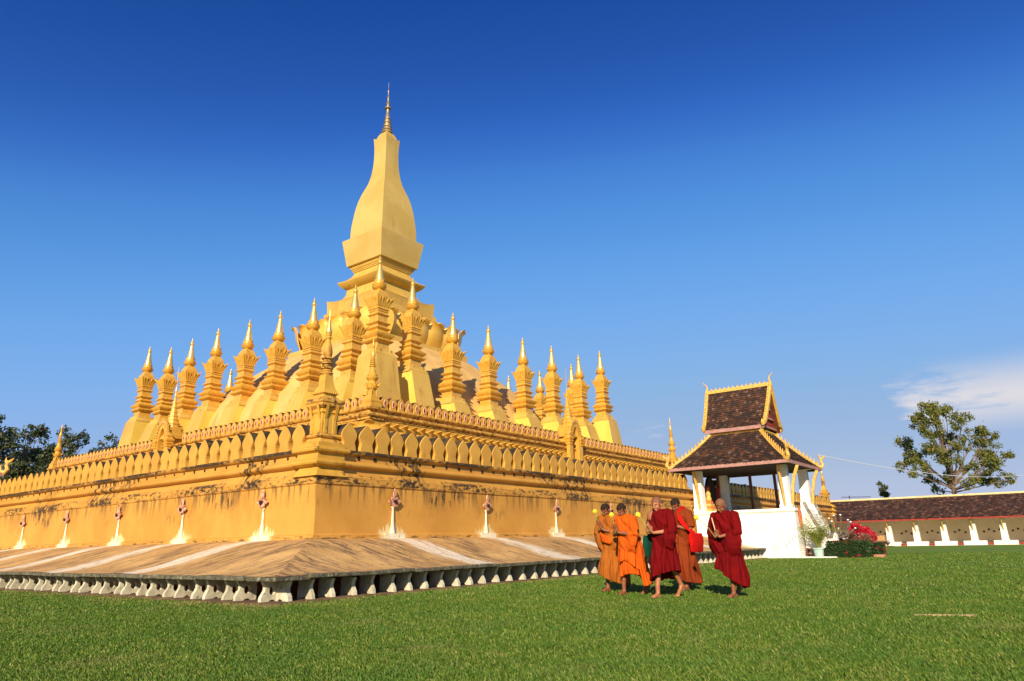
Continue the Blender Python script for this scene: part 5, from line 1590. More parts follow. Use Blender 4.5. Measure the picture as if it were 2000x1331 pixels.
# pruned frangipani with stubby white-tipped branches
fr = thing('pruned_frangipani', 'bare knobbly frangipani with cut pale branch tips behind the hedge', 'tree', (-2.5, -36.05, 0))
b = MB(); tips = []
b.tube([(0, 0.15, 0), (0, 0.1, 0.5), (0, 0, 0.95), (0, -0.05, 1.2)], [0.17, 0.14, 0.13, 0.12], 8)
for a, c, e in (((0, 0, .95), (0, .25, 1.15), (0.1, .25, 1.85)), ((0, -.05, 1.1), (0, -.1, 1.4), (0, -.02, 1.98)), ((0, -.05, 1.1), (0, -.35, 1.35), (-.1, -.35, 2.0)), ((0, 0, 1.0), (0, -.45, 1.1), (0, -.75, 1.65)), ((0, 0, .9), (0, -.5, .95), (0.1, -.9, 1.35)), ((0, -.4, 1.1), (.1, -.6, 1.2), (.1, -.62, 1.75)), ((0, 0, 1.), (-.2, .1, 1.3), (-.3, .05, 1.7))):
    b.tube(bez(a, c, e, 5), [0.085, 0.072, 0.06, 0.055, 0.055, 0.05], 7); tips.append(e)
b.build('branch', 'bark_pale', fr, smooth=60)
for e in tips:
    b = MB(); b.ball(e, (0.055, 0.055, 0.045), 8, 5); b.build('cut_tip', 'white', fr, smooth=60)
# potted palm
pot = thing('potted_palm', 'feathery yellow green palm in a pale turquoise pot by the pavilion stair', 'potted plant', (-3.45, -35.36, 0.06))
MAT['turq'] = simple('pale_turquoise_glaze', (0.42, 0.58, 0.50), (0.34, 0.48, 0.42), 4, 0.5, 0.1, [(5, .6, .7, (1, 1, 1), (0.5, 0.48, 0.38))])
b = MB(); b.lathe([(0.17, 0.0), (0.20, 0.02), (0.235, 0.32), (0.27, 0.34), (0.275, 0.40), (0.24, 0.405), (0.22, 0.36)], 18); b.build('pot', 'turq', pot, smooth=40)
rnd = random.Random(71)
for k in range(40):
    a = rnd.uniform(0, 2*math.pi); ln = rnd.uniform(1.0, 2.1); tilt = rnd.uniform(.2, .95)
    b = MB()
    d = Vector((math.cos(a), math.sin(a), 0))
    stem_ = bez((0, 0, .36), d*ln*tilt*0.35+Vector((0, 0, .4+ln*0.65)), d*ln*tilt+Vector((0, 0, .36+ln*(0.95-tilt*0.55))), 12)
    b.tube(stem_, [0.012*(1-0.07*i) for i in range(13)], 4)
    for i in range(3, 13):
        p = stem_[i]; tt = (stem_[min(i+1, 12)]-stem_[i-1]).normalized()
        sd = tt.cross(Vector((0, 0, 1))).normalized()
        for s in (-1, 1):
            L = 0.30*(1-abs(i-7)/9)*rnd.uniform(.8, 1.1)
            e = p+sd*s*L*0.8+tt*L*0.55-Vector((0, 0, L*0.35))
            w = tt*0.018
            b.add([p-w, p+w, (p+e)/2+w*0.9+Vector((0, 0, .02)), e, (p+e)/2-w*0.9+Vector((0, 0, .02))], [(0, 1, 2, 4), (4, 2, 3)])
    b.build('frond', 'leaf_palm', pot, recalc=False)
# low dark shelf with pots behind the palm
sh = thing('plant_shelf', 'low dark wooden shelf behind the potted palm', 'shelf', (-3.05, -35.35, 0.06))
for z in (0.12, 0.36): b = MB(); b.box((0, -0.05, z), (0.22, 0.72, 0.02)); b.build('board', 'wood', sh)
for y in (-.7, 0.6): b = MB(); b.box((0, y, 0.2), (0.2, 0.025, 0.2)); b.build('leg', 'wood', sh)

# overhead cable from the pavilion to beyond the cloister
b = MB()
A, B = Vector((1.55, -34.85, 5.45)), Vector((58, -44.4, 7.3))
b.tube([A.lerp(B, t)-Vector((0, 0, 1.0*4*t*(1-t)*0.75)) for t in [i/24 for i in range(25)]], 0.022, 5)
MAT['cable'] = simple('pale_cable', (0.75, 0.75, 0.75), (0.7, 0.7, 0.7), 2, 0.5, 0)
tag(b.build('overhead_cable', 'cable'), 'thin pale cable running from the pavilion roof past the open tree', 'cable')

# thin stone strip lying flush in the lawn
b = MB(); b.frustum(-0.01, (0.36, 0.035), 0.012, (0.35, 0.03))
MAT['tanstone'] = simple('tan_stone', (0.40, 0.29, 0.13), (0.28, 0.20, 0.09), 9, 0.9, 0.4)
o = b.build('stone_strip', 'tanstone', loc=(-29.87, -43.3, 0.012)); o.rotation_euler = (0, 0, yaw-math.pi/2-0.35)
tag(o, 'thin tan stone strip lying in the lawn at lower right', 'stone')

# ================================================================== people
def skin_mat(name, c):
    t = NT(name)
    v = t.vec()
    col = t.mix(t.rng(t.noise(v, 9), 0.35, 0.7), c, (c[0]*0.8, c[1]*0.72, c[2]*0.68))
    t.bump(t.noise(v, 60), 0.08, 0.004)
    m_ = t.fin(col, 0.5, 0, 0.35)
    t.b.inputs['Subsurface Weight'].default_value = 0.08
    t.b.inputs['Subsurface Radius'].default_value = (0.02, 0.008, 0.004)
    return m_
def robe_mat(name, c, c2):
    t = NT(name)
    v = t.vec()
    col = t.mix(t.rng(t.noise(v, 3.0, 4), 0.35, 0.7), c, c2)
    wv = t.math('ADD', t.noise(t.scaled(v, (1, 1, 0.22)), 16, 3, 0.6, 0.8), t.math('MULTIPLY', t.noise(v, 160, 2), 0.06))
    t.bump(wv, 0.75, 0.03)
    m_ = t.fin(col, 0.85, 0, 0.1)
    return m_
MAT['skin_a'] = skin_mat('brown_skin', (0.25, 0.088, 0.036))
MAT['skin_b'] = skin_mat('light_brown_skin', (0.42, 0.165, 0.072))
MAT['hair'] = simple('shaved_hair', (0.022, 0.013, 0.009), (0.035, 0.020, 0.013), 40, 0.9, 0.3, spec=0.1)
MAT['stubble'] = simple('grey_stubble', (0.17, 0.075, 0.04), (0.22, 0.09, 0.045), 40, 0.7, 0.2, spec=0.2)
MAT['brow'] = simple('dark_brow', (0.025, 0.014, 0.010), (0.03, 0.018, 0.012), 20, 0.7, 0)
MAT['robe_brown'] = robe_mat('brown_orange_cloth', (0.36, 0.105, 0.013), (0.29, 0.08, 0.010))
MAT['robe_orange'] = robe_mat('orange_cloth', (0.62, 0.098, 0.006), (0.52, 0.075, 0.005))
MAT['robe_red'] = robe_mat('dark_red_cloth', (0.15, 0.002, 0.0025), (0.115, 0.0016, 0.0025))
MAT['robe_rust'] = robe_mat('rust_cloth', (0.22, 0.036, 0.007), (0.17, 0.028, 0.006))
MAT['bag_red'] = robe_mat('scarlet_cloth', (0.48, 0.007, 0.004), (0.42, 0.006, 0.004))
MAT['bag_green'] = robe_mat('dark_green_cloth', (0.006, 0.055, 0.030), (0.005, 0.04, 0.024))
MAT['lotus_yellow'] = simple('yellow_lotus', (0.86, 0.66, 0.04), (0.80, 0.55, 0.03), 20, 0.6, 0.1)
MAT['bag_pinkbud'] = simple('pink_bud', (0.62, 0.30, 0.26), (0.55, 0.24, 0.2), 20, 0.6, 0.1)
MAT['stem_green'] = simple('green_stem', (0.20, 0.28, 0.06), (0.30, 0.30, 0.10), 10, 0.6, 0)
MAT['wax'] = simple('pale_candle', (0.75, 0.42, 0.16), (0.70, 0.5, 0.3), 8, 0.5, 0)

def remesh(mb, name, mat, voxel, smooth_it=2, parent=None, fold=None):
    me = mb.mesh(name, mat)
    o = link(name, me)
    md = o.modifiers.new('rm', 'REMESH'); md.mode = 'VOXEL'; md.voxel_size = voxel
    if smooth_it:
        sm = o.modifiers.new('sm', 'SMOOTH'); sm.factor = 0.5; sm.iterations = smooth_it
    dg = bpy.context.evaluated_depsgraph_get()
    ev = o.evaluated_get(dg)
    new = bpy.data.meshes.new_from_object(ev)
    new.name = name
    o.modifiers.clear()
    o.data = new
    bpy.data.meshes.remove(me)
    new.materials.clear(); new.materials.append(MAT[mat])
    if fold:
        n = len(new.vertices)
        co = np.empty(n*3); new.vertices.foreach_get('co', co); co = co.reshape(-1, 3)
        no = np.array([v.normal[:] for v in new.vertices])
        d = np.array([fold(p) for p in co])
        new.vertices.foreach_set('co', (co+no*d[:, None]).reshape(-1))
    new.polygons.foreach_set('use_smooth', [True]*len(new.polygons))
    new.update()
    if parent is not None: o.parent = parent
    return o

def person(label, loc, heading, height, skin, robe, opt):
    rnd = random.Random(opt['seed'])
    t = thing('person', label, 'person', (loc[0], loc[1], 0), R(heading), 'monks walking past the terrace')
    S = height/1.66
    lean = opt.get('lean', 0.05)
    def LX_(z): return lean*max(0, z-0.9)/0.5
    # ---------------- body: one continuous surface
    b = MB()
    ff, bf = opt.get('front', (0.20, -0.09)), opt.get('back', (-0.24, 0.09))
    lift = opt.get('heel', 0.16)
    for (fx, fy), lf, sg in ((ff, 0.0, -1 if ff[1] < 0 else 1), (bf, lift, 1 if ff[1] < 0 else -1)):
        hip = Vector((0.0, 0.085*sg, 0.90))
        ank = Vector((fx-0.03 if lf == 0 else fx-0.10, fy, 0.085+lf*0.75))
        knee = (hip+ank)/2+Vector((0.05 if lf == 0 else 0.10, 0, 0.0))
        calf = knee.lerp(ank, 0.32)+Vector((-0.018, 0, 0))
        b.tube([hip, hip.lerp(knee, .5), knee, calf, knee.lerp(ank, .7), ank], [0.088, 0.075, 0.054, 0.056, 0.042, 0.036], 10)
        heel = ank+Vector((-0.035, 0, -0.05)) if lf == 0 else ank+Vector((-0.045, 0, -0.03))
        ball = Vector((fx+0.09, fy, 0.035)) if lf == 0 else Vector((fx+0.02, fy, 0.035))
        b.ball(heel, (0.036, 0.033, 0.036), 10, 8)
        b.ball(ank, 0.042, 10, 8)
        b.tube([ank+Vector((0.0, 0, -0.01)), heel.lerp(ball, .45)+Vector((0, 0, .018)), ball], [0.038, 0.034, 0.030], 10)
        b.tube([heel, heel.lerp(ball, .5), ball], [0.032, 0.030, 0.032], 8)
        b.ball(ball, (0.035, 0.046, 0.024), 10, 8)
        for q in range(5):
            yy = (-0.036+0.018*q)*(1 if sg < 0 else -1)
            b.tube([ball+Vector((0.01, yy, -.006)), ball+Vector((0.055-0.006*abs(q-3)-0.004*(4-q), yy*1.12, -0.016))], [0.013, 0.010+0.003*(q == 4)], 6)
    b.ball((0, 0, 0.95), (0.115, 0.15, 0.13), 14, 10)
    b.tube([(0, 0, 0.92), (LX_(1.08)-.0, 0, 1.08), (LX_(1.25), 0, 1.25), (LX_(1.36), 0, 1.36)], [0.135, 0.125, 0.145, 0.13], 14)
    sh = LX_(1.38)
    b.ball((LX_(1.3), 0, 1.32), (0.11, 0.17, 0.11), 14, 10)
    nb, hc = Vector((sh+0.0, 0, 1.40)), Vector((sh+0.065+opt.get('hx', 0), opt.get('hy', 0), 1.565))
    b.tube([nb, nb.lerp(hc, .45), hc+Vector((-.012, 0, -.02))], [0.075, 0.054, 0.055], 10)
    HR = Matrix.Rotation(opt.get('turn', 0.0), 3, 'Z') @ Matrix.Rotation(opt.get('bow', 0.45), 3, 'Y')
    def H(x, y, z): return hc+HR @ Vector((x*1.06, y*1.06, z*1.06))
    b.ball(H(-.008, 0, .030), (.098, .080, .092), 18, 14, HR)
    b.ball(H(.028, 0, -.030), (.066, .062, .084), 16, 12, HR)
    b.ball(H(.045, 0, -.090), (.040, .040, .026), 12, 8, HR)
    b.ball(H(.070, 0, .018), (.024, .052, .016), 12, 8, HR)
    b.tube([H(.085, 0, .008), H(.100, 0, -.018), H(.108, 0, -.036)], [.011, .013, .016], 8)
    b.ball(H(.098, 0, -.040), (.014, .022, .012), 10, 6, HR)
    b.ball(H(.086, 0, -.066), (.014, .026, .008), 10, 6, HR)
    b.ball(H(.083, 0, -.080), (.014, .023, .008), 10, 6, HR)
    for s in (-1, 1):
        b.ball(H(.062, .036*s, -.036), (.026, .022, .024), 10, 8, HR)
        b.ball(H(-.006, .082*s, -.022), (.022, .011, .036), 10, 8, HR)
        b.ball(H(-.002, .085*s, -.052), (.010, .009, .014), 8, 6, HR)
    # arms and joined hands
    hd = Vector(opt.get('hands', (0.30, 0.0, 1.20)))
    up_ = Vector(opt.get('hup', (0.45, 0, 1.0))).normalized()
    fwv = Vector((up_.z, 0, -up_.x))
    arms = {}
    for s in (-1, 1):
        sho = Vector((sh, 0.185*s, 1.375))
        elb = Vector((sh+0.04+opt.get('ex', 0), (0.255+opt.get('ey', 0))*s, 1.105))
        wr = hd-up_*0.075+Vector((0, 0.028*s, 0))
        arms[s] = (sho, elb, wr)
        b.tube([sho-Vector((0, .03*s, 0)), sho, sho.lerp(elb, .5), elb], [.055, .056, .047, .040], 10)
        b.tube([elb, elb.lerp(wr, .3), elb.lerp(wr, .7), wr], [.040, .042, .032, .026], 10)
        pc = hd+Vector((0, 0.019*s, 0))
        rotm = Matrix((fwv, Vector((0, 1, 0)), up_)).transposed()
        b.ball(pc-up_*0.012, (.040, .016, .056), 10, 8, rotm)
        b.tube([wr, pc-up_*0.02], [.026, .022], 8)
        inter = opt.get('interlace', False)
        for q, L in enumerate((.058, .074, .080, .070)):
            off = fwv*(0.030-0.020*q)*-1
            root = pc+up_*0.035+off
            if inter:
                b.tube([root, root+up_*0.012-Vector((0, .028*s, 0)), root-up_*0.02-Vector((0, .046*s, 0))], [.0095, .009, .008], 6)
            else:
                b.tube([root, root+up_*L*0.55-Vector((0, .003*s, 0)), root+up_*L-Vector((0, .008*s, 0))], [.0098, .0092, .0075], 6)
        b.tube([pc-up_*0.03-fwv*0.034, pc+up_*0.005-fwv*0.056-Vector((0, .006*s, 0)), pc+up_*0.035-fwv*0.058-Vector((0, .012*s, 0))], [.013, .0115, .009], 6)
    body = remesh(b, 'body', skin, 0.0078, 2, t)
    # hair cap, brows and closed eyes
    hb = MB()
    me_, fs = [], []
    nu, nv = 28, 18
    def hp(i, j):
        th, a = math.pi*j/nv, 2*math.pi*i/nu
        return Vector((-.008+.1005*math.sin(th)*math.cos(a), .0825*math.sin(th)*math.sin(a), .030+.0945*math.cos(th)))
    for j in range(nv):
        for i in range(nu):
            q = [hp(i, j), hp(i+1, j), hp(i+1, j+1), hp(i, j+1)]
            c = sum(q, Vector())/4
            if c.z > 0.058+0.012*math.sin(9*c.y*10) or (c.x < 0.030 and c.z > 0.0) or (c.x < -0.028 and c.z > -0.052):
                hb.add([H(*p) for p in q], [(0, 1, 2, 3)] if j not in (0,) else [(0, 2, 3)])
    me2 = hb.mesh('hair', opt.get('hair', 'hair'))
    bm = bmesh.new(); bm.from_mesh(me2); bmesh.ops.remove_doubles(bm, verts=bm.verts, dist=0.0005); bm.to_mesh(me2); bm.free(); shade(me2, 60)
    link('hair', me2, t)
    for s in (-1, 1):
        f = MB(); f.tube([H(.090, .016*s, .016), H(.088, .034*s, .021), H(.074, .052*s, .014)], [.0025, .0035, .002], 6); f.build('eyebrow', 'brow', body)
        f = MB(); f.tube([H(.092, .018*s, -.008), H(.0905, .030*s, -.012), H(.082, .043*s, -.008)], [.002, .0026, .002], 6); f.build('eyelid', 'brow', body)
    f = MB(); f.tube([H(.094, -.020, -.0735), H(.0995, 0, -.0725), H(.094, .020, -.0735)], .0025, 6); f.build('mouth', 'brow', body)
    # ---------------- robe
    AL = R(-55)
    hem = opt['hem']
    z_sh = opt.get('ztop', 1.47)
    bare = opt.get('bare', False)       # right shoulder bare
    ph = [rnd.uniform(0, 6.28) for _ in range(8)]
    def robe_loft(hemf, flare=1.0, zt=1.47, amp=1.0, shrink=0.0, stride=0.05, name='robe', mat=None, wings=True):
        rb = MB()
        prof = [(1.475, 0.062, 0.075), (1.455, 0.085, 0.11), (1.425, 0.115, 0.165), (1.385, 0.135, 0.205), (1.33, 0.150, 0.218), (1.22, 0.160, 0.208), (1.10, 0.166, 0.200), (0.98, 0.172, 0.198), (0.86, 0.180, 0.205), (0.70, 0.192, 0.212), (0.54, 0.205, 0.222), (0.38, 0.215, 0.230), (0.24, 0.222, 0.235), (0.14, 0.225, 0.238)]
        prof = [p for p in prof if p[0] <= zt+1e-6]
        na = 84
        nr = 46
        zs = [zt-(zt-0.10)*j/nr for j in range(nr+1)]
        def rad(z):
            for k in range(len(prof)-1):
                if prof[k][0] >= z >= prof[k+1][0]:
                    f = (prof[k][0]-z)/(prof[k][0]-prof[k+1][0])
                    return prof[k][1]*(1-f)+prof[k+1][1]*f, prof[k][2]*(1-f)+prof[k+1][2]*f
            return prof[-1][1:] if z < 0.2 else prof[0][1:]
        P, F = [], []
        for j in range(nr+1):
            for i in range(na):
                a = 2*math.pi*i/na
                h = hemf(a)
                zr = zs[j]
                z = zr if zr > 0.95 else 0.95-(0.95-zr)*(0.95-h)/(0.95-0.10)
                rx, ry = rad(z)
                low_ = max(0, (0.95-z)/0.8)
                sl = 0.96 if z < 1.05 else (1.05 if z > 1.2 else 1.05-0.09*(1.2-z)/0.15); rx = rx*sl-shrink+(stride+0.035)*min(1, low_*1.6)*flare; ry *= min(1.02, sl); ry = ry-shrink+0.01*low_*flare
                fo = (0.017*math.sin(6*a+ph[0]+2.1*z+1.2*math.sin(3*z+ph[6]))+0.013*math.sin(10*a+ph[1]-3.2*z)+0.008*math.sin(17*a+ph[2]+1.5*z))*amp*(0.30+1.7*low_)
                if z > 0.8: fo += (0.013*math.sin(22*(z+0.38*math.sin(a+0.7))+ph[3])+0.006*math.sin(47*(z+0.30*math.sin(a+0.5))+ph[7]))*amp*(z < 1.42)
                x = LX_(z)+(rx+fo)*math.cos(a)+opt.get('sway', 0.0)*low_
                y = (ry+fo)*math.sin(a)
                P.append((x, y, z))
        for i in range(na):                     # inside of the hem
            a = 2*math.pi*i/na
            k = nr*na+i
            P.append((P[k][0]*0.88, P[k][1]*0.88, P[k][2]+0.005))
        for i in range(na):
            k = nr*na+i
            P.append((P[k][0]*0.35, P[k][1]*0.35, max(0.72, P[k][2]+0.25)))
        for j in range(nr+2):
            for i in range(na):
                i2 = (i+1) % na
                F.append((j*na+i, j*na+i2, (j+1)*na+i2, (j+1)*na+i))
        F.append(tuple(range(na-1, -1, -1)))
        F.append(tuple(range((nr+2)*na, (nr+3)*na)))
        rb.add(P, F)
        if wings:
            for s in opt.get('wings', (1,)):
                sho, elb, wr = arms[s]
                hang = opt.get('hang', 0.36)
                W = [(sho+Vector((-.02, -.06*s, .085)), 0.24, 0.095), (sho+Vector((0, .025*s, .085)), 0.34, 0.098), (sho.lerp(elb, .5)+Vector((0, .035*s, .085)), 0.38, 0.09), (elb+Vector((-.01, .03*s, .075)), hang, 0.078), (elb.lerp(wr, .35)+Vector((0, .015*s, .045)), hang*0.92, 0.058), (elb.lerp(wr, opt.get('sleeve', .62))+Vector((0, .01*s, .04)), hang*0.66, 0.05)]
                PP, FF = [], []
                m_ = 20
                for q, (tp, hg, lat) in enumerate(W):
                    nx = W[min(q+1, 5)][0]-W[max(q-1, 0)][0]
                    nx = Vector((nx.x, nx.y, 0.0))
                    if nx.length < 0.02: nx = Vector((0.2, 1*s, 0))
                    nx.normalize(); sd = Vector((-nx.y, nx.x, 0))
                    for i in range(m_):
                        a = 2*math.pi*i/m_
                        lw = 0.86*lat*(1+0.35*max(0, -math.sin(a)))+0.009*math.sin(5*a+q*1.3+ph[4])
                        PP.append(tp+Vector((0, 0, -hg/2))+Vector((0, 0, hg/2*math.sin(a)))+sd*lw*math.cos(a))
                for q in range(5):
                    for i in range(m_):
                        i2 = (i+1) % m_
                        FF.append((q*m_+i, q*m_+i2, (q+1)*m_+i2, (q+1)*m_+i))
                FF += [tuple(range(m_-1, -1, -1)), tuple(range(5*m_, 6*m_))]
                for k_, p_ in enumerate(PP):
                    dn = max(0.0, -math.sin(2*math.pi*(k_ % m_)/m_))
                    PP[k_] = p_+Vector((-0.03*dn, -s*0.085*dn, 0))
                rb.add(PP, FF)
                rb.tube([sho+Vector((0, -.05*s, .03)), sho+Vector((0, .012*s, .012)), sho.lerp(elb, .5)+Vector((0, .02*s, 0)), elb+Vector((0, .02*s, -.01)), elb.lerp(wr, .25)+Vector((0, .012*s, 0))], [.085, .092, .088, .078, .070], 14)
        for s in opt.get('upsleeve', ()) if wings else ():
            sho, elb, wr = arms[s]
            rb.tube([sho+Vector((-.01, -.06*s, .035)), sho+Vector((0, .010*s, .018)), sho.lerp(elb, .5)+Vector((0, .02*s, 0)), sho.lerp(elb, .85)+Vector((0, .02*s, -.01))], [.085, .090, .086, .082], 14)
        for ex in opt.get('extra', []) if wings else []:
            ex(rb)
        def fold(p):
            if p[2] > 1.0: k = 0.006
            else: k = 0.006
            v = Vector((p[0]*9, p[1]*9, p[2]*2.2+ph[5]))
            n_ = mnoise.noise(v); n2 = mnoise.noise(Vector((p[0]*16+3, p[1]*16, p[2]*5+p[1]*9)))
            return k*(1-2.6*abs(n_))*2.3+0.009*n2
        return remesh(rb, name, mat or robe, 0.0100, 1, t, fold)
    if opt.get('under'):
        robe_loft(opt['under'], 0.6, 1.0, 0.7, 0.03, 0.04, 'under_robe', opt.get('under_mat', robe), wings=False)
    robe_loft(hem, 1.0, z_sh, 1.0, 0.0, opt.get('stride', 0.05))
    if bare:        # the robe leaves the right shoulder: skin cap over it
        c = MB(); sho = arms[-1][0]
        c.tube([Vector((sh-.01, -0.03, 1.455)), Vector((sh, -0.13, 1.435)), sho+Vector((0, -.012, .02)), sho.lerp(arms[-1][1], .55)+Vector((0, -.012, 0)), arms[-1][1]], [.055, .072, .074, .055, .046], 12)
        c.ball((sh+.045, -0.10, 1.345), (.115, .120, .115), 14, 10)
        remesh(c, 'bare_shoulder', skin, 0.010, 3, t)
    t.scale = (S, S, S)
    return t, hd, S

def held_flower(label, t, S, hand, bud, mat='lotus_yellow', sc=1.0):
    M_ = Matrix.Translation(t.location) @ Matrix.Rotation(t.rotation_euler.z, 4, 'Z') @ Matrix.Scale(S, 4)
    a, c = M_ @ Vector(hand), M_ @ Vector(bud)
    f = thing('lotus_flower', label, 'flower', a, 0, 'yellow lotus buds held by the monks')
    mb = MB(); mb.tube([(0, 0, -0.10), (c-a)*0.5+Vector((0, 0, 0.005)), c-a], [0.006, 0.006, 0.007], 6); mb.build('stem', 'stem_green', f)
    d = (c-a).normalized()
    q = d.to_track_quat('Z', 'Y').to_matrix()
    for k in range(9):
        an = k*2.399; ti = 0.20+0.045*k
        pm_ = MB()
        def pf(u, v):
            s = (u*2-1)
            w = 0.026*math.sin(math.pi*(0.12+0.83*v))*sc
            r_ = (0.010+0.034*math.sin(math.pi*0.8*v)*(0.7+ti*0.5))*sc
            return c-a+q @ Vector((math.cos(an)*r_-math.sin(an)*s*w, math.sin(an)*r_+math.cos(an)*s*w, 0.095*v*sc-0.012))
        pm_.grid(pf, 4, 6); pm_.build('petal', mat, f, smooth=60)
    mb = MB(); mb.ball(c-a+d*0.03, (0.024*sc, 0.024*sc, 0.038*sc), 10, 8, q); mb.build('bud_heart', mat, f, smooth=60)
    return f
def shoulder_bag(name, label, t, S, mat, ctr, size, strap):
    f = thing(name, label, 'bag', t.location, 0)
    f.rotation_euler = t.rotation_euler; f.scale = (S, S, S)
    cx, cy, cz = ctr; L, W, Hh = size
    mb = MB()
    def bf(u, v):
        a = 2*math.pi*u
        k = 1-0.10*v+0.10*math.sin(math.pi*v)
        w = W*(0.35+0.75*math.sin(math.pi*min(1, 0.15+0.8*v)))
        cc, ss = math.cos(a), math.sin(a)
        return (cx+L*k*math.copysign(abs(cc)**0.6, cc)+0.008*math.sin(9*v+3*a), cy+w*math.copysign(abs(ss)**0.8, ss), cz+Hh*(0.5-v)+0.012*math.sin(4*a)*v)
    mb.grid(bf, 32, 14, True)
    n = 32
    mb.f.append(tuple(range(n))); mb.m.append(0); mb.f.append(tuple(range(14*n, 15*n))); mb.m.append(0)
    mb.build('pouch', mat, f, smooth=60)
    mb = MB()
    pts = [Vector(p) for p in strap]
    for i in range(len(pts)-1):
        a, c = pts[i], pts[i+1]
        pass
    P, F = [], []
    for i, p in enumerate(pts):
        d = (pts[min(i+1, len(pts)-1)]-pts[max(i-1, 0)]).normalized()
        out = Vector((p.x-0.03, p.y, 0)).normalized()
        w = d.cross(out).normalized()*0.042
        P += [p-w, p+w, p+w-out*0.012, p-w-out*0.012]
    for i in range(len(pts)-1):
        for k in range(4):
            j = (k+1) % 4
            F.append((4*i+k, 4*i+j, 4*i+4+j, 4*i+4+k))
    mb.add(P, F); mb.build('strap', mat, f, smooth=50)
    return f

AL = R(-55)
# 1: brown-orange robe, hands raised, bundle of orange cloth over the forearm
t1, h1, s1 = person('monk in brown orange robe with bowed head, leftmost of the five', (-27.30, -37.18), 166, 1.73, 'skin_a', 'robe_brown',
    dict(seed=1, hem=lambda a: 0.22+0.10*math.cos(a-AL), bow=0.62, hands=(0.30, -0.02, 1.25), wings=(1, -1), hang=0.44, sleeve=0.5, lean=0.07, front=(0.17, -0.05), back=(-0.16, 0.08), heel=0.05, stride=0.06))
held_flower('yellow lotus bud before the face of the monk in brown orange', t1, s1, (0.31, -0.03, 1.27), (0.36, -0.07, 1.50))
bd_ = thing('cloth_bundle', 'folded bright orange cloth over the arm of the brown robed monk', 'cloth', t1.location, 0); bd_.rotation_euler = t1.rotation_euler; bd_.scale = (s1,)*3
b = MB()
for k in range(4):
    b.tube([(0.12+0.02*k, 0.20, 1.13-0.045*k), (0.22, 0.12+0.01*k, 1.02-0.03*k), (0.28-0.01*k, 0.0, 1.06-0.03*k), (0.26, -0.06, 1.12-0.03*k)], [0.03, 0.042, 0.042, 0.025], 8)
remesh(b, 'folds', 'robe_orange', 0.010, 2, bd_)
# 2: bright orange robe, outer robe short, trailing corner behind
def trail(rb):
    P, F = [], []
    n, m_ = 14, 26
    for side in (0, 1):
        for j in range(m_+1):
            for i in range(n+1):
                u, v = i/n, j/m_
                a = R(75)+R(75)*u
                r_ = 0.235+0.13*v+0.018*math.sin(9*u*3.1+1)*v
                z = 1.05-(1.05-0.17-0.05*u)*v
                x, y = r_*math.cos(a)-0.05*v, r_*math.sin(a)*0.92
                k = 1-0.07*side
                P.append((x*k, y*k, z))
    w = n+1; o = w*(m_+1)
    for j in range(m_):
        for i in range(n):
            q = (j*w+i, j*w+i+1, (j+1)*w+i+1, (j+1)*w+i)
            F += [q, tuple(o+x for x in reversed(q))]
    for j in range(m_):
        F += [(j*w, (j+1)*w, o+(j+1)*w, o+j*w), ((j+1)*w-1+0, o+(j+1)*w-1, o+(j+2)*w-1, (j+2)*w-1)]
    for i in range(n):
        F += [(i, o+i, o+i+1, i+1), (m_*w+i, m_*w+i+1, o+m_*w+i+1, o+m_*w+i)]
    rb.add(P, F)
t2, h2, s2 = person('monk in bright orange robe with bare shins, second from the left', (-28.08, -37.98), 166, 1.67, 'skin_a', 'robe_orange',
    dict(seed=2, hem=lambda a: 0.60+0.09*math.cos(a-AL+0.4)+0.05*math.sin(3*a), under=lambda a: 0.36+0.03*math.sin(2*a), bow=0.60, hands=(0.30, -0.03, 1.21), wings=(1,), hang=0.42, sleeve=0.45, lean=0.08, front=(0.16, -0.08), back=(-0.24, 0.09), heel=0.10, extra=[trail], stride=0.04))
held_flower('yellow lotus bud before the face of the monk in bright orange', t2, s2, (0.31, -0.04, 1.24), (0.35, -0.07, 1.44))
# 3: bald monk in dark red, right shoulder bare
t3, h3, s3 = person('smiling bald monk in dark red robe, right arm bare, third from the left', (-28.45, -38.88), 168, 1.73, 'skin_b', 'robe_red',
    dict(seed=3, hem=lambda a: 0.36-0.05*math.cos(a-AL-0.9)-0.10*math.cos(a-AL+1.2), bow=0.28, turn=0.05, hands=(0.31, -0.03, 1.14), hup=(0.55, 0, 0.8), wings=(1,), hang=0.40, sleeve=0.42, bare=True, hair='stubble', lean=0.04, front=(0.20, -0.07), back=(-0.20, 0.08), heel=0.16, stride=0.05))
held_flower('yellow lotus flower in the hands of the bald monk', t3, s3, (0.32, -0.06, 1.16), (0.36, -0.20, 1.36))
shoulder_bag('shoulder_bag', 'dark green cloth bag hanging at the right side of the bald monk', t3, s3, 'bag_green', (0.05, -0.275, 0.86), (0.14, 0.045, 0.36), [(0.02, -0.275, 1.0), (0.06, -0.285, 1.15), (0.10, -0.24, 1.30), (0.10, -0.16, 1.43), (0.04, -0.09, 1.485), (-0.05, -0.06, 1.48)])
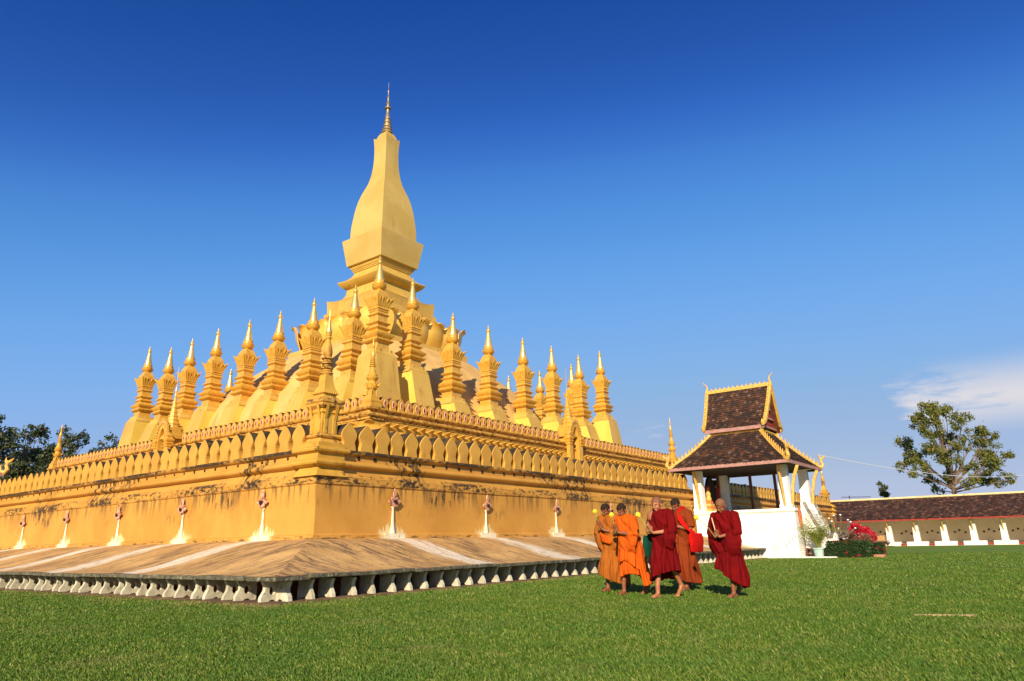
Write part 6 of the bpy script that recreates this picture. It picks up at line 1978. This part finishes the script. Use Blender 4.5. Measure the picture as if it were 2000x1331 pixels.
# 4: taller monk behind in rust brown with a scarlet bag
t4, h4, s4 = person('monk in rust robe with a scarlet shoulder bag, behind the bald monk', (-26.55, -38.42), 170, 1.80, 'skin_a', 'robe_rust',
    dict(seed=4, hem=lambda a: 0.17+0.04*math.cos(a-AL), bow=0.62, turn=0.0, hands=(0.30, 0.0, 1.24), wings=(), upsleeve=(1,), lean=0.06, front=(0.14, 0.08), back=(-0.14, -0.08), heel=0.03, ey=0.02, stride=0.03))
shoulder_bag('shoulder_bag', 'bright scarlet cloth bag hanging at the hip of the monk in rust', t4, s4, 'bag_red', (-0.03, 0.285, 0.86), (0.21, 0.05, 0.34), [(0.02, 0.31, 1.0), (0.14, 0.28, 1.10), (0.215, 0.20, 1.20), (0.235, 0.14, 1.30), (0.205, 0.115, 1.40), (0.135, 0.10, 1.475), (0.05, 0.10, 1.50), (-0.06, 0.11, 1.48), (-0.13, 0.13, 1.40)])
for bag in [o for o in bpy.data.objects if o.name.startswith('shoulder_bag')]: bag['group'] = 'monk bags'
# 5: monk alone on the right in dark red, both shoulders covered
t5, h5, s5 = person('monk walking alone in dark red robe, rightmost of the five', (-27.98, -39.92), 166, 1.66, 'skin_a', 'robe_red',
    dict(seed=5, hem=lambda a: 0.33+0.17*math.cos(a-AL), bow=0.55, hands=(0.30, -0.02, 1.10), hup=(0.2, 0, 1), interlace=True, wings=(1, -1), hang=0.50, sleeve=0.66, lean=0.05, hair='stubble', front=(0.10, 0.05), back=(-0.20, -0.08), heel=0.10, ey=0.0, stride=0.045, sway=0.02))
held_flower('lotus bud on a long stem held out by the lone monk', t5, s5, (0.32, -0.04, 1.12), (0.45, -0.28, 1.35), 'lotus_yellow', 0.9)
cd_ = thing('candle', 'thin pale candle in the clasped hands of the lone monk', 'candle', t5.location, 0); cd_.rotation_euler = t5.rotation_euler; cd_.scale = (s5,)*3
b = MB(); b.tube([(0.31, -0.02, 1.05), (0.31, -0.05, 1.20), (0.30, -0.09, 1.36)], 0.009, 8); b.build('stick', 'wax', cd_)

# ================================================================== grass blades over the near lawn
def grass():
    rg = np.random.RandomState(99)
    C = np.array([-40.5665, -44.5515])
    V, Fi = [], []
    cnt = 0
    allv, tri = [], []
    for r0, r1, dens, h, w in ((4.2, 8.0, 3900, 0.027, 0.0040), (8.0, 14.0, 1700, 0.028, 0.0062), (14.0, 24.0, 460, 0.030, 0.011), (24.0, 46.0, 90, 0.032, 0.022)):
        a0, a1 = yaw-R(41), yaw+R(41)
        n = int(dens*0.5*(a1-a0)*(r1*r1-r0*r0))
        r = np.sqrt(rg.uniform(r0*r0, r1*r1, n)); a = rg.uniform(a0, a1, n)
        x = C[0]+r*np.cos(a); y = C[1]+r*np.sin(a)
        ok = ~((x > -(LX+AOX)-0.10) & (y > -(LY+AOX)-0.10))
        ok &= ~((np.abs(x+1.7) < 2.6) & (y > -36.3))
        x, y = x[ok], y[ok]; n = len(x)
        ln = h*rg.uniform(0.55, 1.5, n); th = rg.uniform(0, 2*np.pi, n); bend = rg.uniform(0.2, 1.1, n)*ln
        dx, dy = np.cos(th), np.sin(th)
        ww = w*rg.uniform(0.7, 1.3, n)
        v = np.empty((n, 4, 3))
        v[:, 0] = np.column_stack([x-dy*ww, y+dx*ww, np.full(n, -0.004)])
        v[:, 1] = np.column_stack([x+dy*ww, y-dx*ww, np.full(n, -0.004)])
        v[:, 2] = np.column_stack([x+dx*bend*0.35+dy*ww*0.7, y+dy*bend*0.35-dx*ww*0.7, ln*0.6])
        v[:, 3] = np.column_stack([x+dx*bend, y+dy*bend, ln])
        allv.append(v.reshape(-1, 3))
        base = cnt+4*np.arange(n)[:, None]
        tri.append(np.concatenate([base+np.array([0, 1, 2]), base+np.array([0, 2, 3])], 1).reshape(-1, 3))
        cnt += 4*n
    P = np.concatenate(allv); T = np.concatenate(tri)
    me = bpy.data.meshes.new('grass')
    me.vertices.add(len(P)); me.vertices.foreach_set('co', P.reshape(-1))
    me.loops.add(T.size); me.loops.foreach_set('vertex_index', T.reshape(-1).astype(np.int32))
    me.polygons.add(len(T)); me.polygons.foreach_set('loop_start', np.arange(0, T.size, 3, dtype=np.int32))
    me.update(calc_edges=True)
    t = NT('grass_blades')
    v = t.vec()
    g = t.node('ShaderNodeNewGeometry')
    cr = t.node('ShaderNodeValToRGB')
    cols = [(0, (0.062, 0.135, 0.010)), (0.5, (0.110, 0.195, 0.017)), (0.80, (0.185, 0.25, 0.030)), (0.93, (0.30, 0.31, 0.06)), (1, (0.44, 0.38, 0.13))]
    els = cr.color_ramp.elements
    while len(els) < len(cols): els.new(0.5)
    for e, (p, c) in zip(els, cols): e.position = p; e.color = (*c, 1)
    t.link(g.outputs['Random Per Island'], cr.inputs['Fac'])
    pa = t.rng(t.noise(v, 1.1, 4, 0.6), 0.40, 0.66)
    col = t.mix(t.math('MULTIPLY', pa, 0.55), cr.outputs['Color'], (0.07, 0.165, 0.018))
    col = t.mix(t.rng(t.noise(v, 0.55, 5, 0.65), 0.54, 0.74, 0, 0.65), col, (0.28, 0.26, 0.07))
    col = t.mix(t.rng(t.noise(v, 2.3, 4, 0.65), 0.62, 0.72, 0, 0.5), col, (0.30, 0.27, 0.08))
    sp = t.node('ShaderNodeSeparateXYZ'); t.link(t.tc.outputs['Object'], sp.inputs[0])
    dist = t.math('MAXIMUM', t.math('SUBTRACT', -(LX+AOX), sp.outputs[0]), t.math('SUBTRACT', -(LY+AOX), sp.outputs[1]))
    dry = t.math('MULTIPLY', t.rng(dist, 1.3, 0.05), t.rng(t.noise(v, 1.9, 5, 0.65), 0.42, 0.60))
    col = t.mix(t.math('MULTIPLY', dry, 0.8), col, (0.36, 0.27, 0.10))
    t.fin(col, 0.55, 0, 0.25)
    tr = t.node('ShaderNodeBsdfTranslucent'); t.link(col, tr.inputs['Color'])
    mx = t.node('ShaderNodeMixShader'); mx.inputs[0].default_value = 0.3
    t.link(t.b.outputs[0], mx.inputs[1]); t.link(tr.outputs[0], mx.inputs[2]); t.link(mx.outputs[0], t.n['Material Output'].inputs['Surface'])
    me.materials.append(t.mat)
    o = link('lawn_grass', me)
    tag(o, 'short mown green grass blades covering the near lawn', 'grass', kind='stuff')
grass()
